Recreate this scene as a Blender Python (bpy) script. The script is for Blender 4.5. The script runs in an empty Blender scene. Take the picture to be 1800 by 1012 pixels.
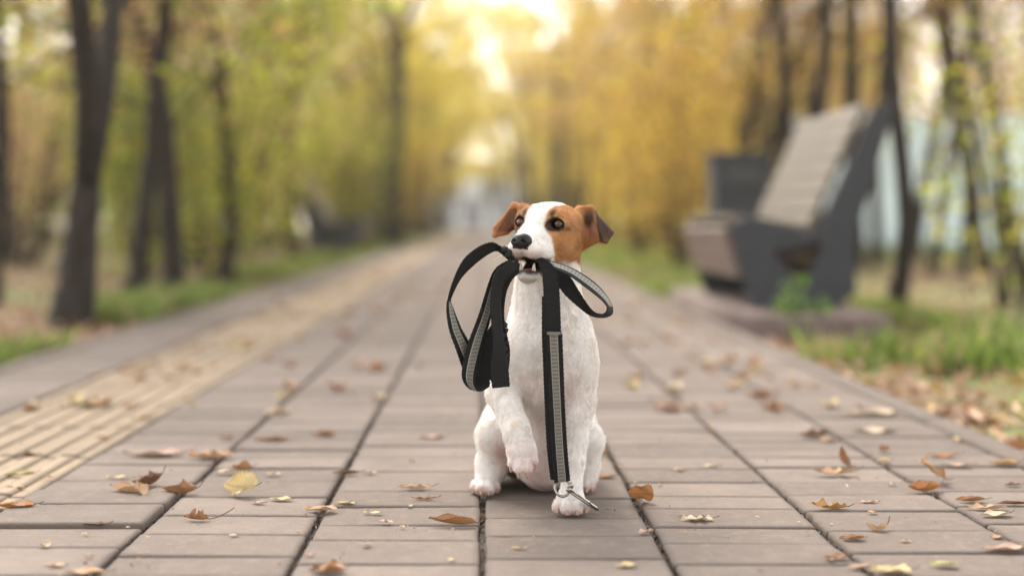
import bpy, bmesh, math, random, os
import numpy as np
from mathutils import Vector, Matrix
QUICK = False
SC = bpy.context.scene
COL = SC.collection

# ------------------------------------------------------------------ camera
F_PX, VX, HY, CAM_Z = 2400.0, 848.0, 392.0, 0.36      # focal length, vanishing point (photo px), eye height (m)
cam_d = bpy.data.cameras.new('camera')
cam = bpy.data.objects.new('camera', cam_d); COL.objects.link(cam)
cam.location = (0, 0, CAM_Z); cam.rotation_euler = (math.radians(90), 0, 0)
cam_d.sensor_width = 36; cam_d.lens = 36 * F_PX / 1800
cam_d.shift_x = (900 - VX) / 1800; cam_d.shift_y = -(506 - HY) / 1800
cam_d.clip_start = 0.02; cam_d.clip_end = 400
cam_d.dof.use_dof = True; cam_d.dof.focus_distance = 1.672; cam_d.dof.aperture_fstop = 1.62
SC.camera = cam

# ------------------------------------------------------------------ world, sun, exposure
SUN_EL, SUN_AZ = math.radians(46), math.radians(-24)   # azimuth measured from +Y towards +X
w = bpy.data.worlds.new('World'); SC.world = w; w.use_nodes = True
wn = w.node_tree.nodes; wl = w.node_tree.links
bg = wn['Background']; bg.inputs['Strength'].default_value = 0.15
sky = wn.new('ShaderNodeTexSky'); sky.sky_type = 'NISHITA'; sky.sun_disc = False
sky.sun_elevation = SUN_EL; sky.sun_rotation = SUN_AZ; sky.air_density = 1.0; sky.dust_density = 1.0; sky.ozone_density = 1.0
hs = wn.new('ShaderNodeHueSaturation'); hs.inputs['Saturation'].default_value = 0.22
tint = wn.new('ShaderNodeMixRGB'); tint.blend_type = 'MULTIPLY'; tint.inputs[0].default_value = 1
tint.inputs[2].default_value = (1.0, 0.965, 0.93, 1)
wl.new(sky.outputs[0], hs.inputs['Color']); wl.new(hs.outputs[0], tint.inputs[1]); wl.new(tint.outputs[0], bg.inputs['Color'])
sd = bpy.data.lights.new('sun', 'SUN'); sd.energy = 1.5; sd.angle = math.radians(30); sd.color = (1, 0.93, 0.82)
sun = bpy.data.objects.new('sun', sd); COL.objects.link(sun)
sdir = Vector((math.sin(SUN_AZ) * math.cos(SUN_EL), math.cos(SUN_AZ) * math.cos(SUN_EL), math.sin(SUN_EL)))
sun.rotation_euler = sdir.to_track_quat('Z', 'Y').to_euler(); sun.location = (0, 0, 8)
SC.view_settings.view_transform = 'Standard'; SC.view_settings.look = 'None'
SC.view_settings.gamma = 1; SC.view_settings.use_curve_mapping = False
SC.view_settings.exposure = 2.08
SC.cycles.use_denoising = True
SC.cycles.max_bounces = 8; SC.cycles.transparent_max_bounces = 8
SC.cycles.caustics_reflective = False; SC.cycles.caustics_refractive = False
SC.cycles.sample_clamp_indirect = 4

# ------------------------------------------------------------------ helpers
def P(px, py, Y):
    """a point of the photograph (px, 1800 wide) put at distance Y"""
    return np.array(((px - VX) / F_PX * Y, Y, CAM_Z - (py - HY) / F_PX * Y))

def G(px, py, z=0.0):
    """the ground point seen at px, py"""
    Y = (CAM_Z - z) * F_PX / (py - HY)
    return np.array(((px - VX) / F_PX * Y, Y, z))

def mesh_from(name, V, Fc, smooth=True):
    """V (n,3) and a list of polygons or an (m,k) int array -> mesh"""
    me = bpy.data.meshes.new(name)
    V = np.asarray(V, dtype=np.float32)
    if isinstance(Fc, np.ndarray):
        m, k = Fc.shape
        me.vertices.add(len(V)); me.vertices.foreach_set('co', V.ravel())
        me.loops.add(m * k); me.loops.foreach_set('vertex_index', Fc.astype(np.int32).ravel())
        me.polygons.add(m); me.polygons.foreach_set('loop_start', np.arange(0, m * k, k, dtype=np.int32))
        try: me.polygons.foreach_set('loop_total', np.full(m, k, dtype=np.int32))
        except Exception: pass
        me.update(calc_edges=True)
    else:
        me.from_pydata(V.tolist(), [], Fc)
    me.polygons.foreach_set('use_smooth', np.full(len(me.polygons), smooth))
    me.validate(); me.update()
    return me

def link(name, me, mats=None, parent=None, loc=None):
    o = bpy.data.objects.new(name, me); COL.objects.link(o)
    if mats is not None:
        for m in (mats if isinstance(mats, (list, tuple)) else [mats]):
            me.materials.append(m)
    if parent is not None: o.parent = parent
    if loc is not None: o.location = loc
    return o

def tag(o, label=None, cat=None, group=None, kind=None):
    if label: o['label'] = label
    if cat: o['category'] = cat
    if group: o['group'] = group
    if kind: o['kind'] = kind
    return o

def empty(name, loc, rz=0):
    o = bpy.data.objects.new(name, None); COL.objects.link(o)
    o.location = loc; o.rotation_euler = (0, 0, rz); o.empty_display_size = 0.05
    return o

def set_attr(me, name, data, typ='FLOAT_COLOR', dom='POINT'):
    a = me.attributes.new(name, typ, dom)
    if typ == 'FLOAT_COLOR':
        d = np.ones((len(data), 4), dtype=np.float32); d[:, :3] = data
        a.data.foreach_set('color', d.ravel())
    else:
        a.data.foreach_set('value', np.asarray(data, dtype=np.float32))

class NT:
    """tiny node-tree builder"""
    def __init__(s, name):
        s.m = bpy.data.materials.new(name); s.m.use_nodes = True
        s.t = s.m.node_tree; s.n = s.t.nodes; s.l = s.t.links
        s.b = s.n['Principled BSDF']; s.out = s.n['Material Output']
    def node(s, typ, **kw):
        nd = s.n.new(typ)
        for k, v in kw.items():
            if k.startswith('i_'):
                nd.inputs[k[2:].replace('_', ' ')].default_value = v
            else: setattr(nd, k, v)
        return nd
    def link(s, a, b): s.l.new(a, b)
    def coord(s, which='Object'): return s.node('ShaderNodeTexCoord').outputs[which]
    def noise(s, scale, detail=4, rough=0.5, vec=None, out='Fac'):
        nd = s.node('ShaderNodeTexNoise'); nd.inputs['Scale'].default_value = scale
        nd.inputs['Detail'].default_value = detail; nd.inputs['Roughness'].default_value = rough
        if vec is not None: s.link(vec, nd.inputs['Vector'])
        return nd.outputs[out]
    def ramp(s, fac, stops):
        nd = s.node('ShaderNodeValToRGB'); e = nd.color_ramp.elements
        while len(e) < len(stops): e.new(0.5)
        for q, (p, c) in zip(e, stops):
            q.position = p; q.color = (*c, 1) if len(c) == 3 else c
        s.link(fac, nd.inputs[0]); return nd.outputs[0]
    def mix(s, fac, a, b, typ='MIX'):
        nd = s.node('ShaderNodeMixRGB', blend_type=typ)
        for i, v in ((0, fac), (1, a), (2, b)):
            if hasattr(v, 'type') and not isinstance(v, (int, float)): s.link(v, nd.inputs[i])
            elif i == 0: nd.inputs[0].default_value = v
            else: nd.inputs[i].default_value = (*v, 1)
        return nd.outputs[0]
    def math(s, op, a, b=0.0, clamp=False):
        nd = s.node('ShaderNodeMath', operation=op); nd.use_clamp = clamp
        for i, v in ((0, a), (1, b)):
            if isinstance(v, (int, float)): nd.inputs[i].default_value = v
            else: s.link(v, nd.inputs[i])
        return nd.outputs[0]
    def attr(s, name, out='Color'): return s.node('ShaderNodeAttribute', attribute_name=name).outputs[out]
    def bump(s, h, strength=0.3, dist=0.01):
        nd = s.node('ShaderNodeBump'); nd.inputs['Strength'].default_value = strength
        nd.inputs['Distance'].default_value = dist; s.link(h, nd.inputs['Height'])
        s.link(nd.outputs[0], s.b.inputs['Normal']); return nd
    def set(s, **kw):
        for k, v in kw.items():
            i = s.b.inputs[k.replace('_', ' ')]
            if hasattr(v, 'is_output'): s.link(v, i)
            elif isinstance(v, tuple) and len(v) == 3: i.default_value = (*v, 1)
            else: i.default_value = v
        return s

def simple(name, col, rough=0.7, metal=0.0, noise_scale=None, amp=0.25, bump=0.0, bdist=0.002):
    t = NT(name)
    if noise_scale:
        f = t.noise(noise_scale, 5, 0.6, t.coord())
        c = t.ramp(f, [(0.25, tuple(x * (1 - amp) for x in col)), (0.75, tuple(min(1, x * (1 + amp)) for x in col))])
        t.set(Base_Color=c)
        if bump: t.bump(f, bump, bdist)
    else: t.set(Base_Color=col)
    t.set(Roughness=rough, Metallic=metal)
    return t.m

def wob(p, f, seed=0):
    """smooth pseudo-noise in about -1..1 of points p (n,3)"""
    r = np.random.RandomState(seed); s = 0; tot = 0
    for o in range(3):
        for _ in range(3):
            d = r.randn(3); d /= np.linalg.norm(d)
            s = s + np.sin((p @ d) * f * (1.9 ** o) + r.rand() * 6.28) / (1.6 ** o); tot += 0.6 / (1.6 ** o)
    return s / tot

def sst(a, b, x):
    t = np.clip((x - a) / (b - a), 0, 1); return t * t * (3 - 2 * t)

# ------------------------------------------------------------------ signed-distance modelling
class SDF:
    def __init__(s, lo, hi, h):
        s.lo = np.array(lo, float); s.h = h
        s.n = np.ceil((np.array(hi) - s.lo) / h).astype(int) + 1
        s.F = np.full(s.n, 0.05, dtype=np.float32)
        s.ax = [(s.lo[i] + h * np.arange(s.n[i])).astype(np.float32) for i in range(3)]
    def _sub(s, lo, hi):
        a = np.clip(np.floor((np.array(lo) - s.lo) / s.h).astype(int), 0, s.n)
        b = np.clip(np.ceil((np.array(hi) - s.lo) / s.h).astype(int) + 1, 0, s.n)
        sl = tuple(slice(a[i], b[i]) for i in range(3))
        return sl, s.ax[0][sl[0]][:, None, None], s.ax[1][sl[1]][None, :, None], s.ax[2][sl[2]][None, None, :]
    def _apply(s, sl, d, k, op):
        if d.size == 0: return
        A = s.F[sl]
        if op == 'add':
            h = np.maximum(k - np.abs(A - d), 0) / k
            s.F[sl] = np.minimum(A, d) - h * h * k * 0.25
        else:
            d = -d; h = np.maximum(k - np.abs(A - d), 0) / k
            s.F[sl] = np.maximum(A, d) + h * h * k * 0.25
    def ell(s, c, r, M=None, k=0.01, op='add'):
        c = np.asarray(c, float); r = np.asarray(r, float); R = max(r) + k + 0.008
        sl, X, Y, Z = s._sub(c - R, c + R)
        X, Y, Z = X - c[0], Y - c[1], Z - c[2]
        if M is None: a, b, e = X, Y, Z
        else:
            a = X * M[0][0] + Y * M[0][1] + Z * M[0][2]
            b = X * M[1][0] + Y * M[1][1] + Z * M[1][2]
            e = X * M[2][0] + Y * M[2][1] + Z * M[2][2]
        k0 = np.sqrt((a / r[0]) ** 2 + (b / r[1]) ** 2 + (e / r[2]) ** 2)
        k1 = np.sqrt((a / r[0] ** 2) ** 2 + (b / r[1] ** 2) ** 2 + (e / r[2] ** 2) ** 2) + 1e-9
        s._apply(sl, (k0 * (k0 - 1) / k1).astype(np.float32), k, op)
    def cone(s, a, b, ra, rb, k=0.01, op='add'):
        a = np.asarray(a, float); b = np.asarray(b, float); R = max(ra, rb) + k + 0.008
        sl, X, Y, Z = s._sub(np.minimum(a, b) - R, np.maximum(a, b) + R)
        X, Y, Z = X - a[0], Y - a[1], Z - a[2]; d = b - a
        t = np.clip((X * d[0] + Y * d[1] + Z * d[2]) / (d @ d), 0, 1)
        D = np.sqrt((X - t * d[0]) ** 2 + (Y - t * d[1]) ** 2 + (Z - t * d[2]) ** 2) - (ra + (rb - ra) * t)
        s._apply(sl, D.astype(np.float32), k, op)
    def tri(s, a, b, c, th, k=0.004, op='add'):
        a, b, c = (np.asarray(v, float) for v in (a, b, c)); R = th + k + 0.006
        sl, X, Y, Z = s._sub(np.minimum(np.minimum(a, b), c) - R, np.maximum(np.maximum(a, b), c) + R)
        X, Y, Z = np.broadcast_arrays(X, Y, Z); p = np.stack([X, Y, Z], -1)
        if p.size == 0: return
        ba, cb, ac = b - a, c - b, a - c; n = np.cross(ba, ac)
        pa, pb, pc = p - a, p - b, p - c
        sg = np.sign(pa @ np.cross(ba, n)) + np.sign(pb @ np.cross(cb, n)) + np.sign(pc @ np.cross(ac, n))
        def seg(v, e):
            t = np.clip((v @ e) / (e @ e), 0, 1)[..., None]; q = v - t * e; return (q * q).sum(-1)
        ed = np.minimum(np.minimum(seg(pa, ba), seg(pb, cb)), seg(pc, ac))
        pl = (pa @ n) ** 2 / (n @ n)
        s._apply(sl, (np.sqrt(np.where(sg < 2, ed, pl)) - th).astype(np.float32), k, op)
    def mesh(s):
        F = s.F; S = F < 0; nx, ny, nz = F.shape
        cnt = np.zeros((nx - 1, ny - 1, nz - 1), np.int8)
        cor = [(i, j, k) for i in (0, 1) for j in (0, 1) for k in (0, 1)]
        for i, j, k in cor: cnt += S[i:nx - 1 + i, j:ny - 1 + j, k:nz - 1 + k]
        cells = np.argwhere((cnt > 0) & (cnt < 8))
        idx = np.full(cnt.shape, -1, np.int32); idx[tuple(cells.T)] = np.arange(len(cells))
        acc = np.zeros((len(cells), 3)); num = np.zeros(len(cells))
        for c0 in cor:
            for ax in range(3):
                if c0[ax]: continue
                c1 = list(c0); c1[ax] = 1
                f0 = F[tuple((cells + c0).T)]; f1 = F[tuple((cells + c1).T)]
                m = (f0 < 0) != (f1 < 0)
                t = np.where(m, f0 / np.where(m, f0 - f1, 1), 0)
                pt = np.tile(np.array(c0, float), (len(cells), 1)); pt[:, ax] += t
                acc[m] += pt[m]; num[m] += 1
        V = s.lo + (cells + acc / num[:, None]) * s.h
        Q = []
        for ax in range(3):
            u, v = [(1, 2), (2, 0), (0, 1)][ax]
            sl0 = [slice(None)] * 3; sl1 = [slice(None)] * 3
            sl0[ax] = slice(0, -1); sl1[ax] = slice(1, None)
            for q in (u, v):
                sl0[q] = slice(1, -1); sl1[q] = slice(1, -1)
            A, B = S[tuple(sl0)], S[tuple(sl1)]
            for flip, m in ((False, A & ~B), (True, ~A & B)):
                e = np.argwhere(m)
                if not len(e): continue
                e[:, u] += 1; e[:, v] += 1
                eu = np.zeros(3, int); eu[u] = 1; ev = np.zeros(3, int); ev[v] = 1
                q = np.stack([idx[tuple((e - eu - ev).T)], idx[tuple((e - ev).T)], idx[tuple(e.T)], idx[tuple((e - eu).T)]], 1)
                Q.append(q[:, ::-1] if flip else q)
        return V, np.concatenate(Q)

# ------------------------------------------------------------------ the dog
YAW, PITCH, ROLL = math.radians(27), math.radians(0), math.radians(3)
HC = P(971, 398, 1.73)
_f = np.array((-math.sin(YAW) * math.cos(PITCH), -math.cos(YAW) * math.cos(PITCH), math.sin(PITCH)))
_s = np.array((math.cos(YAW), -math.sin(YAW), 0.0)); _u = np.cross(_f, _s); _u /= np.linalg.norm(_u)
if _u[2] < 0: _u = -_u
_s, _u = _s * math.cos(ROLL) - _u * math.sin(ROLL), _u * math.cos(ROLL) + _s * math.sin(ROLL)
HM = np.array([_s, _f, _u])
def H(s_, f_, u_):  # head-local millimetres -> world
    return HC + (_s * s_ + _f * f_ + _u * u_) / 1000.0
EYES = [H(24.5, 36, 4), H(-24.5, 36, 4)]

def build_dog():
    h = 0.0022 if QUICK else 0.0014
    S = SDF((-0.045, 1.585, -0.004), (0.205, 2.06, 0.405), h)
    mm = 0.001
    # --- trunk
    S.ell(P(965, 628, 1.785), (0.053, 0.064, 0.088), k=0.02)
    S.ell(P(961, 580, 1.785), (0.045, 0.056, 0.060), k=0.02)
    S.cone(P(962, 470, 1.757), P(964, 590, 1.785), 0.0345, 0.045, k=0.02)
    S.cone(P(968, 420, 1.757), P(962, 500, 1.775), 0.036, 0.038, k=0.02)
    S.ell(P(957, 745, 1.828), (0.055, 0.066, 0.088), k=0.02)
    S.cone(P(964, 590, 1.83), P(952, 775, 1.925), 0.043, 0.062, k=0.03)
    S.ell((0.080, 1.93, 0.068), (0.074, 0.080, 0.066), k=0.03)
    # sternum keel
    S.cone(P(948, 610, 1.735), P(950, 690, 1.752), 0.018, 0.014, k=0.02)
    # --- hind legs: hip, knee, shin, hock, foot
    S.cone((0.045, 1.915, 0.072), P(874, 766, 1.825), 0.048, 0.026, k=0.014)
    S.cone(P(874, 764, 1.825), P(862, 835, 1.838), 0.025, 0.0165, k=0.014)
    S.cone(P(866, 818, 1.84), (0.014, 1.90, 0.024), 0.018, 0.013, k=0.012)
    S.cone((0.014, 1.90, 0.016), (0.005, 1.82, 0.013), 0.013, 0.011, k=0.010)
    S.cone(P(862, 815, 1.832), (0.006, 1.825, 0.020), 0.018, 0.013, k=0.012)
    S.cone((0.112, 1.915, 0.072), P(1026, 776, 1.83), 0.046, 0.0235, k=0.014)
    S.cone(P(1027, 776, 1.83), P(1027, 835, 1.842), 0.024, 0.016, k=0.014)
    S.cone((0.139, 1.90, 0.016), (0.139, 1.835, 0.013), 0.013, 0.011, k=0.010)
    S.cone(P(1030, 820, 1.84), (0.139, 1.84, 0.018), 0.017, 0.012, k=0.012)
    # --- standing foreleg (viewer's right)
    S.ell(P(1008, 630, 1.765), (0.029, 0.038, 0.052), k=0.018)
    S.cone(P(1010, 640, 1.76), P(1015, 715, 1.765), 0.028, 0.0215, k=0.009)
    S.cone(P(1017, 705, 1.755), P(1008, 815, 1.722), 0.0200, 0.0128, k=0.008)
    S.cone(P(1008, 815, 1.722), P(1004, 868, 1.708), 0.0128, 0.0135, k=0.008)
    S.ell((0.1098, 1.703, 0.0145), (0.0175, 0.018, 0.0130), k=0.008)
    # --- raised foreleg (viewer's left)
    S.ell(P(917, 630, 1.755), (0.027, 0.034, 0.048), k=0.018)
    S.cone(P(905, 640, 1.75), P(884, 690, 1.745), 0.027, 0.0195, k=0.009)
    S.cone(P(882, 688, 1.742), P(908, 757, 1.695), 0.0185, 0.0150, k=0.010)
    S.cone(P(908, 757, 1.695), P(916, 790, 1.682), 0.0150, 0.0165, k=0.008)
    S.ell(P(918, 797, 1.680), (0.0170, 0.012, 0.018), k=0.008)
    # hollows: between foreleg and chest, armpit, flank
    S.cone(P(985, 650, 1.690), P(990, 770, 1.722), 0.006, 0.009, k=0.014, op='cut')
    S.cone(P(918, 600, 1.682), P(928, 690, 1.700), 0.004, 0.008, k=0.014, op='cut')
    S.ell(P(940, 668, 1.712), (0.012, 0.008, 0.006), k=0.010, op='cut')
    S.cone(P(905, 520, 1.712), P(925, 600, 1.70), 0.003, 0.003, k=0.012, op='cut')
    # --- toes
    claws = []
    def toe(c, r, d, cl=0.007, k=0.0016):
        c = np.asarray(c, float); d = np.asarray(d, float); d /= np.linalg.norm(d)
        S.cone(c - d * 0.008, c, r * 0.92, r, k=k)
        claws.append((c + d * r * 0.75 + np.array((0, 0, 0.0005)), d, cl))
    for i, (dx, dy, r) in enumerate(((-0.0158, 0.006, 0.0074), (-0.0054, -0.003, 0.0086), (0.0056, -0.003, 0.0086), (0.0160, 0.006, 0.0074))):
        toe((0.1098 + dx, 1.684 + dy, 0.0088), r, (dx * 8, -1, -0.38))
    for (px, py, Y, r, dx) in ((901, 813, 1.674, 0.0062, -0.22), (912, 822, 1.668, 0.0072, -0.08), (926, 822, 1.668, 0.0072, 0.08), (937, 808, 1.674, 0.0062, 0.18)):
        toe(P(px, py, Y), r, (dx, -0.35, -1))
    for (px, r, y) in ((835, 0.0074, 1.812), (846.5, 0.0084, 1.800), (858.5, 0.0084, 1.800), (870, 0.0074, 1.812)):
        toe(((px - VX) / F_PX * y, y, 0.0092), r, ((px - 852) * 0.012, -1, -0.42), 0.006)
    for (px, r, y) in ((1021, 0.0062, 1.822), (1030, 0.0070, 1.815), (1038, 0.0066, 1.82)):
        toe(((px - VX) / F_PX * y, y, 0.0092), r, ((px - 1028) * 0.012, -1, -0.42), 0.006)
    # --- head
    S.ell(H(-1, 0, -3), (0.0400, 0.046, 0.032), HM, k=0.012)
    S.ell(H(-1, -8, -12), (0.0385, 0.042, 0.034), HM, k=0.014)
    S.ell(H(0, 26, 4), (0.033, 0.026, 0.022), HM, k=0.012)
    for q in (1, -1):
        S.ell(H(20.5 * q, 12, -22), (0.0175, 0.026, 0.024), HM, k=0.014)
        S.ell(H(19 * q, 30, 13), (0.011, 0.012, 0.008), HM, k=0.008)      # brow
        S.ell(H(16 * q, 41, -15), (0.0115, 0.018, 0.012), HM, k=0.010)     # cheekbone
    S.cone(H(0, 34, -8), H(0, 80, -20), 0.0225, 0.0125, k=0.012)            # bridge
    for q in (1, -1):
        S.ell(H(10.5 * q, 75, -28), (0.0115, 0.017, 0.0115), HM, k=0.005)  # upper lips
        S.ell(H(14 * q, 55, -30), (0.0115, 0.022, 0.0130), HM, k=0.007)
    S.ell(H(0, 88, -19), (0.010, 0.007, 0.009), HM, k=0.006)
    S.cone(H(0, 30, -42), H(0, 64, -59.5), 0.019, 0.0105, k=0.006)        # lower jaw
    S.ell(H(0, 68, -59.5), (0.0130, 0.0105, 0.0090), HM, k=0.004)
    S.ell(H(0, 71, -46.5), (0.0115, 0.028, 0.0075), HM, k=0.003, op='cut')  # mouth cavity
    S.ell(H(0, 62, -45.5), (0.0150, 0.022, 0.0085), HM, k=0.003, op='cut')
    S.cone(H(0, 93, -27), H(0, 93, -36), 0.0012, 0.0010, k=0.003, op='cut')  # philtrum
    # eye sockets and lids
    for e in EYES:
        d = e - H(0, 0, -2); d /= np.linalg.norm(d)
        S.ell(e, (0.0106, 0.0106, 0.0106), k=0.006)
        S.ell(e + _f * 0.0075, (0.0084, 0.010, 0.0061), HM, k=0.0022, op='cut')
    # ears: thin folded sheets
    def quad(a, b, c, d_, th, k=0.005):
        S.tri(a, b, c, th, k); S.tri(a, c, d_, th, k)
    # viewer's right ear: upright part, then the tip folded over
    e0, e1 = P(1017, 368, 1.735), P(1026, 436, 1.732)
    e2, e3 = P(1056, 421, 1.722), P(1041, 369, 1.738)
    quad(e0, e3, e2, e1, 0.0022)
    e4, e5 = P(1076, 409, 1.706), P(1065, 425, 1.706)
    quad(P(1045, 376, 1.735), e4, e5, e2, 0.0021, 0.003)
    S.cone(P(1020, 371, 1.742), P(1037, 366, 1.740), 0.0045, 0.0028, k=0.008)
    # viewer's left ear
    a0, a1, a2, a3 = P(926, 367, 1.752), P(905, 400, 1.750), P(890, 407, 1.742), P(904, 362, 1.760)
    quad(a0, a3, a2, a1, 0.0022)
    b0, b1 = P(869, 400, 1.738), P(870, 414, 1.735)
    quad(a3, b0, b1, P(883, 410, 1.738), 0.0021)
    S.tri(a3, P(883, 410, 1.738), a2, 0.0022, 0.005)
    S.cone(P(925, 367, 1.748), P(905, 363, 1.757), 0.0040, 0.0026, k=0.008)
    V, Q = S.mesh()
    # keep only the part above the ground contact
    V[:, 2] = np.maximum(V[:, 2], 0.0006)
    return S, V, Q, claws

def head_local(p):
    return (p - HC) @ HM.T * 1000.0

def coat_colour(p, nrm):
    """fur colour of points on the dog"""
    q = head_local(p); s_, f_, u_ = q[:, 0], q[:, 1], q[:, 2]
    n = len(p); w1 = wob(p, 260, 1); w2 = wob(p, 70, 2)
    white = np.array((0.83, 0.80, 0.77)); col = np.tile(white, (n, 1))
    col *= (1 + 0.05 * w1[:, None] + 0.03 * w2[:, None])
    def lay(c, m):
        nonlocal col
        m = np.clip(m, 0, 1)[:, None]; col = col * (1 - m) + np.array(c) * m
    head = (u_ > -75) & (p[:, 2] > 0.27)
    j = 1.6 * w1 + 1.8 * w2
    # thin coat: pinkish skin on chest, belly, inner thighs, elbows
    px = p[:, 0] / p[:, 1] * F_PX + VX; py = HY + (CAM_Z - p[:, 2]) / p[:, 1] * F_PX
    front = sst(0.0, 0.7, -nrm[:, 1])
    def blob(x, y, rx, ry): return np.exp(-(((px - x) / rx) ** 2 + ((py - y) / ry) ** 2)) * (p[:, 2] < 0.3) * front
    lay((0.62, 0.42, 0.37), 0.45 * blob(935, 670, 22, 14) * (0.7 + 0.5 * w1))
    lay((0.60, 0.38, 0.35), 0.75 * blob(880, 795, 16, 24))
    lay((0.55, 0.36, 0.33), 0.60 * blob(940, 830, 45, 45))
    lay((0.60, 0.42, 0.38), 0.35 * blob(955, 745, 24, 60))
    lay((0.58, 0.40, 0.36), 0.35 * blob(985, 690, 55, 40) * (0.6 + 0.4 * w2))
    lay((0.70, 0.52, 0.20), 0.45 * blob(907, 742, 5, 6))
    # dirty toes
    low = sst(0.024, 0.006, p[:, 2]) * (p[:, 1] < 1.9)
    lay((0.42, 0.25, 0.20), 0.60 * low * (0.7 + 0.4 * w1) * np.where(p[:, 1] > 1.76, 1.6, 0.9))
    # brown mask
    edge = np.where(u_ > 6, 12.5 + 0.10 * (u_ - 6), 12.5)             # half-width of the blaze
    edge = edge + 0.0 * f_
    brown = sst(-2.0, 2.0, np.abs(s_) - edge + 1.0 * j)
    lim = 56.5 - 0.55 * np.maximum(0, -18 - u_) * 1.6                      # front limit of the mask
    lim = lim - 0.5 * np.maximum(0, 14 - np.abs(s_))
    brown = brown * sst(2.5, -2.5, f_ - lim + 1.5 * j)
    brown = np.maximum(brown, sst(26, 20, f_) * sst(18, 24, -u_ * 0 + np.abs(s_)) * 0)
    bottom = -44 + 0.10 * f_
    brown = brown * sst(-3, 3, u_ - bottom + 1.5 * j)
    brown = brown * sst(-62, -50, f_)
    brown = brown * head
    tan = np.array((0.50, 0.25, 0.098)); m = brown[:, None]
    bc = tan * (1 + 0.16 * w1[:, None] + 0.12 * w2[:, None])
    # darker towards eye and the lower cheek rim
    col = col * (1 - m) + bc * m
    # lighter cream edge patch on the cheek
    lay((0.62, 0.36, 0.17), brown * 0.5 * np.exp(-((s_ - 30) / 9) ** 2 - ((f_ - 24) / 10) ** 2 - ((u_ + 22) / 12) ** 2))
    # black eye liners and smudge above
    for e, sg in ((EYES[0], 1), (EYES[1], -1)):
        el = head_local(e[None])[0]
        ds, du, df = s_ - el[0], u_ - el[2], f_ - el[1]
        d = np.sqrt((ds / 1.10) ** 2 + du ** 2) ; vis = (df > -9)
        lay((0.012, 0.009, 0.008), sst(10.3, 8.4, d + 0.5 * w1) * vis)
        d2 = np.sqrt(((ds + sg * 6 + 0.25 * (du - 12) * sg) / 3.2) ** 2 + ((du - 13) / 5.0) ** 2)
        lay((0.035, 0.018, 0.010), 0.8 * sst(1.5, 0.5, d2 + 0.25 * w1) * (f_ > 15))
        d3 = np.sqrt(((ds - sg * 11) / 7.0) ** 2 + ((du + 5.5) / 3.0) ** 2)
        lay((0.08, 0.035, 0.015), 0.6 * sst(1.4, 0.5, d3) * vis)
        lay((0.16, 0.065, 0.025), 0.55 * brown * np.exp(-((ds + sg * 8) / 6) ** 2 - ((du + 7) / 7) ** 2))
    # muzzle: pink-grey lips
    lip = np.exp(-((u_ + 40.0) / 3.2) ** 2) * sst(42, 55, f_)
    lay((0.06, 0.034, 0.033), 0.85 * lip * head)
    lay((0.52, 0.33, 0.32), 0.50 * np.exp(-((u_ + 33) / 6.0) ** 2) * sst(62, 84, f_) * head)
    jaw = sst(-61, -55, u_ + 1.5 * j) * sst(-46, -50, u_) * sst(44, 54, f_)
    lay((0.050, 0.026, 0.028), 0.95 * jaw * head)
    lay((0.34, 0.27, 0.25), 0.5 * np.exp(-((u_ + 65) / 3.5) ** 2) * sst(50, 60, f_) * head)
    lay((0.012, 0.010, 0.010), (f_ > 86.5) * (u_ > -27) * (u_ < -7) * (np.abs(s_) < 10.5) * head)
    # mouth lining
    inside = ((np.abs(s_) < 13.5) & (f_ < 74) & (f_ > 30) & (u_ < -34) & (u_ > -55.5) & (((s_ / 13.0) ** 2 + ((f_ - 56) / 19.0) ** 2) < 1.0))
    lay((0.020, 0.008, 0.008), inside * 1.0)
    # ears
    earR = sst(1014, 1022, px) * (py > 355) * (py < 442) * (p[:, 2] > 0.318)
    fold = (px > 1046 + (py - 372) * 0.16)
    lay((0.42, 0.19, 0.075), earR * (~fold) * (px > 1021))
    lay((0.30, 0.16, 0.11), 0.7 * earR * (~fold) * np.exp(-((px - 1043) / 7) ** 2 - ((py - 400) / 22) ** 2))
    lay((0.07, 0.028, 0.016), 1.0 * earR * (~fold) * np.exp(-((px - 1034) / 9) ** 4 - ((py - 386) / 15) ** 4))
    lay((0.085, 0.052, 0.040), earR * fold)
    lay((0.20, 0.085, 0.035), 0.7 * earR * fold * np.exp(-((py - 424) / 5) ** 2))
    earL = (px < 909) * (py < 421) * (p[:, 2] > 0.335)
    lay((0.40, 0.175, 0.070), earL * 1.0)
    inn = sst(2, 5, (px - 867) - (412 - py) * 0.55) * sst(364, 369, py + 0.25 * (905 - px) * 0) * sst(411, 405, py)
    lay((0.085, 0.034, 0.020), 0.92 * earL * inn * (0.85 + 0.15 * w1))
    return np.clip(col, 0.004, 0.95)

def fur_direction(p, nrm):
    """the way the hair lies: back from the nose on the head, downwards on the body"""
    q = head_local(p); n = len(p)
    down = np.tile(np.array((0.0, 0.12, -1.0)), (n, 1))
    down[:, 0] += 0.35 * wob(p, 45, 5); down[:, 1] += 0.25 * wob(p, 45, 6)
    back = -_f[None] * 1.0 + _s[None] * np.sign(q[:, :1]) * 0.35 + _u[None] * (q[:, 2:3] / 60.0)
    back = back + 0.2 * np.stack([wob(p, 90, 7), wob(p, 90, 8), wob(p, 90, 9)], 1)
    m = (sst(-70, -50, q[:, 2]) * (p[:, 2] > 0.28))[:, None]
    d = down * (1 - m) + back * m
    d -= (d * nrm).sum(1)[:, None] * nrm
    d /= np.linalg.norm(d, axis=1)[:, None] + 1e-9
    return d

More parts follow.
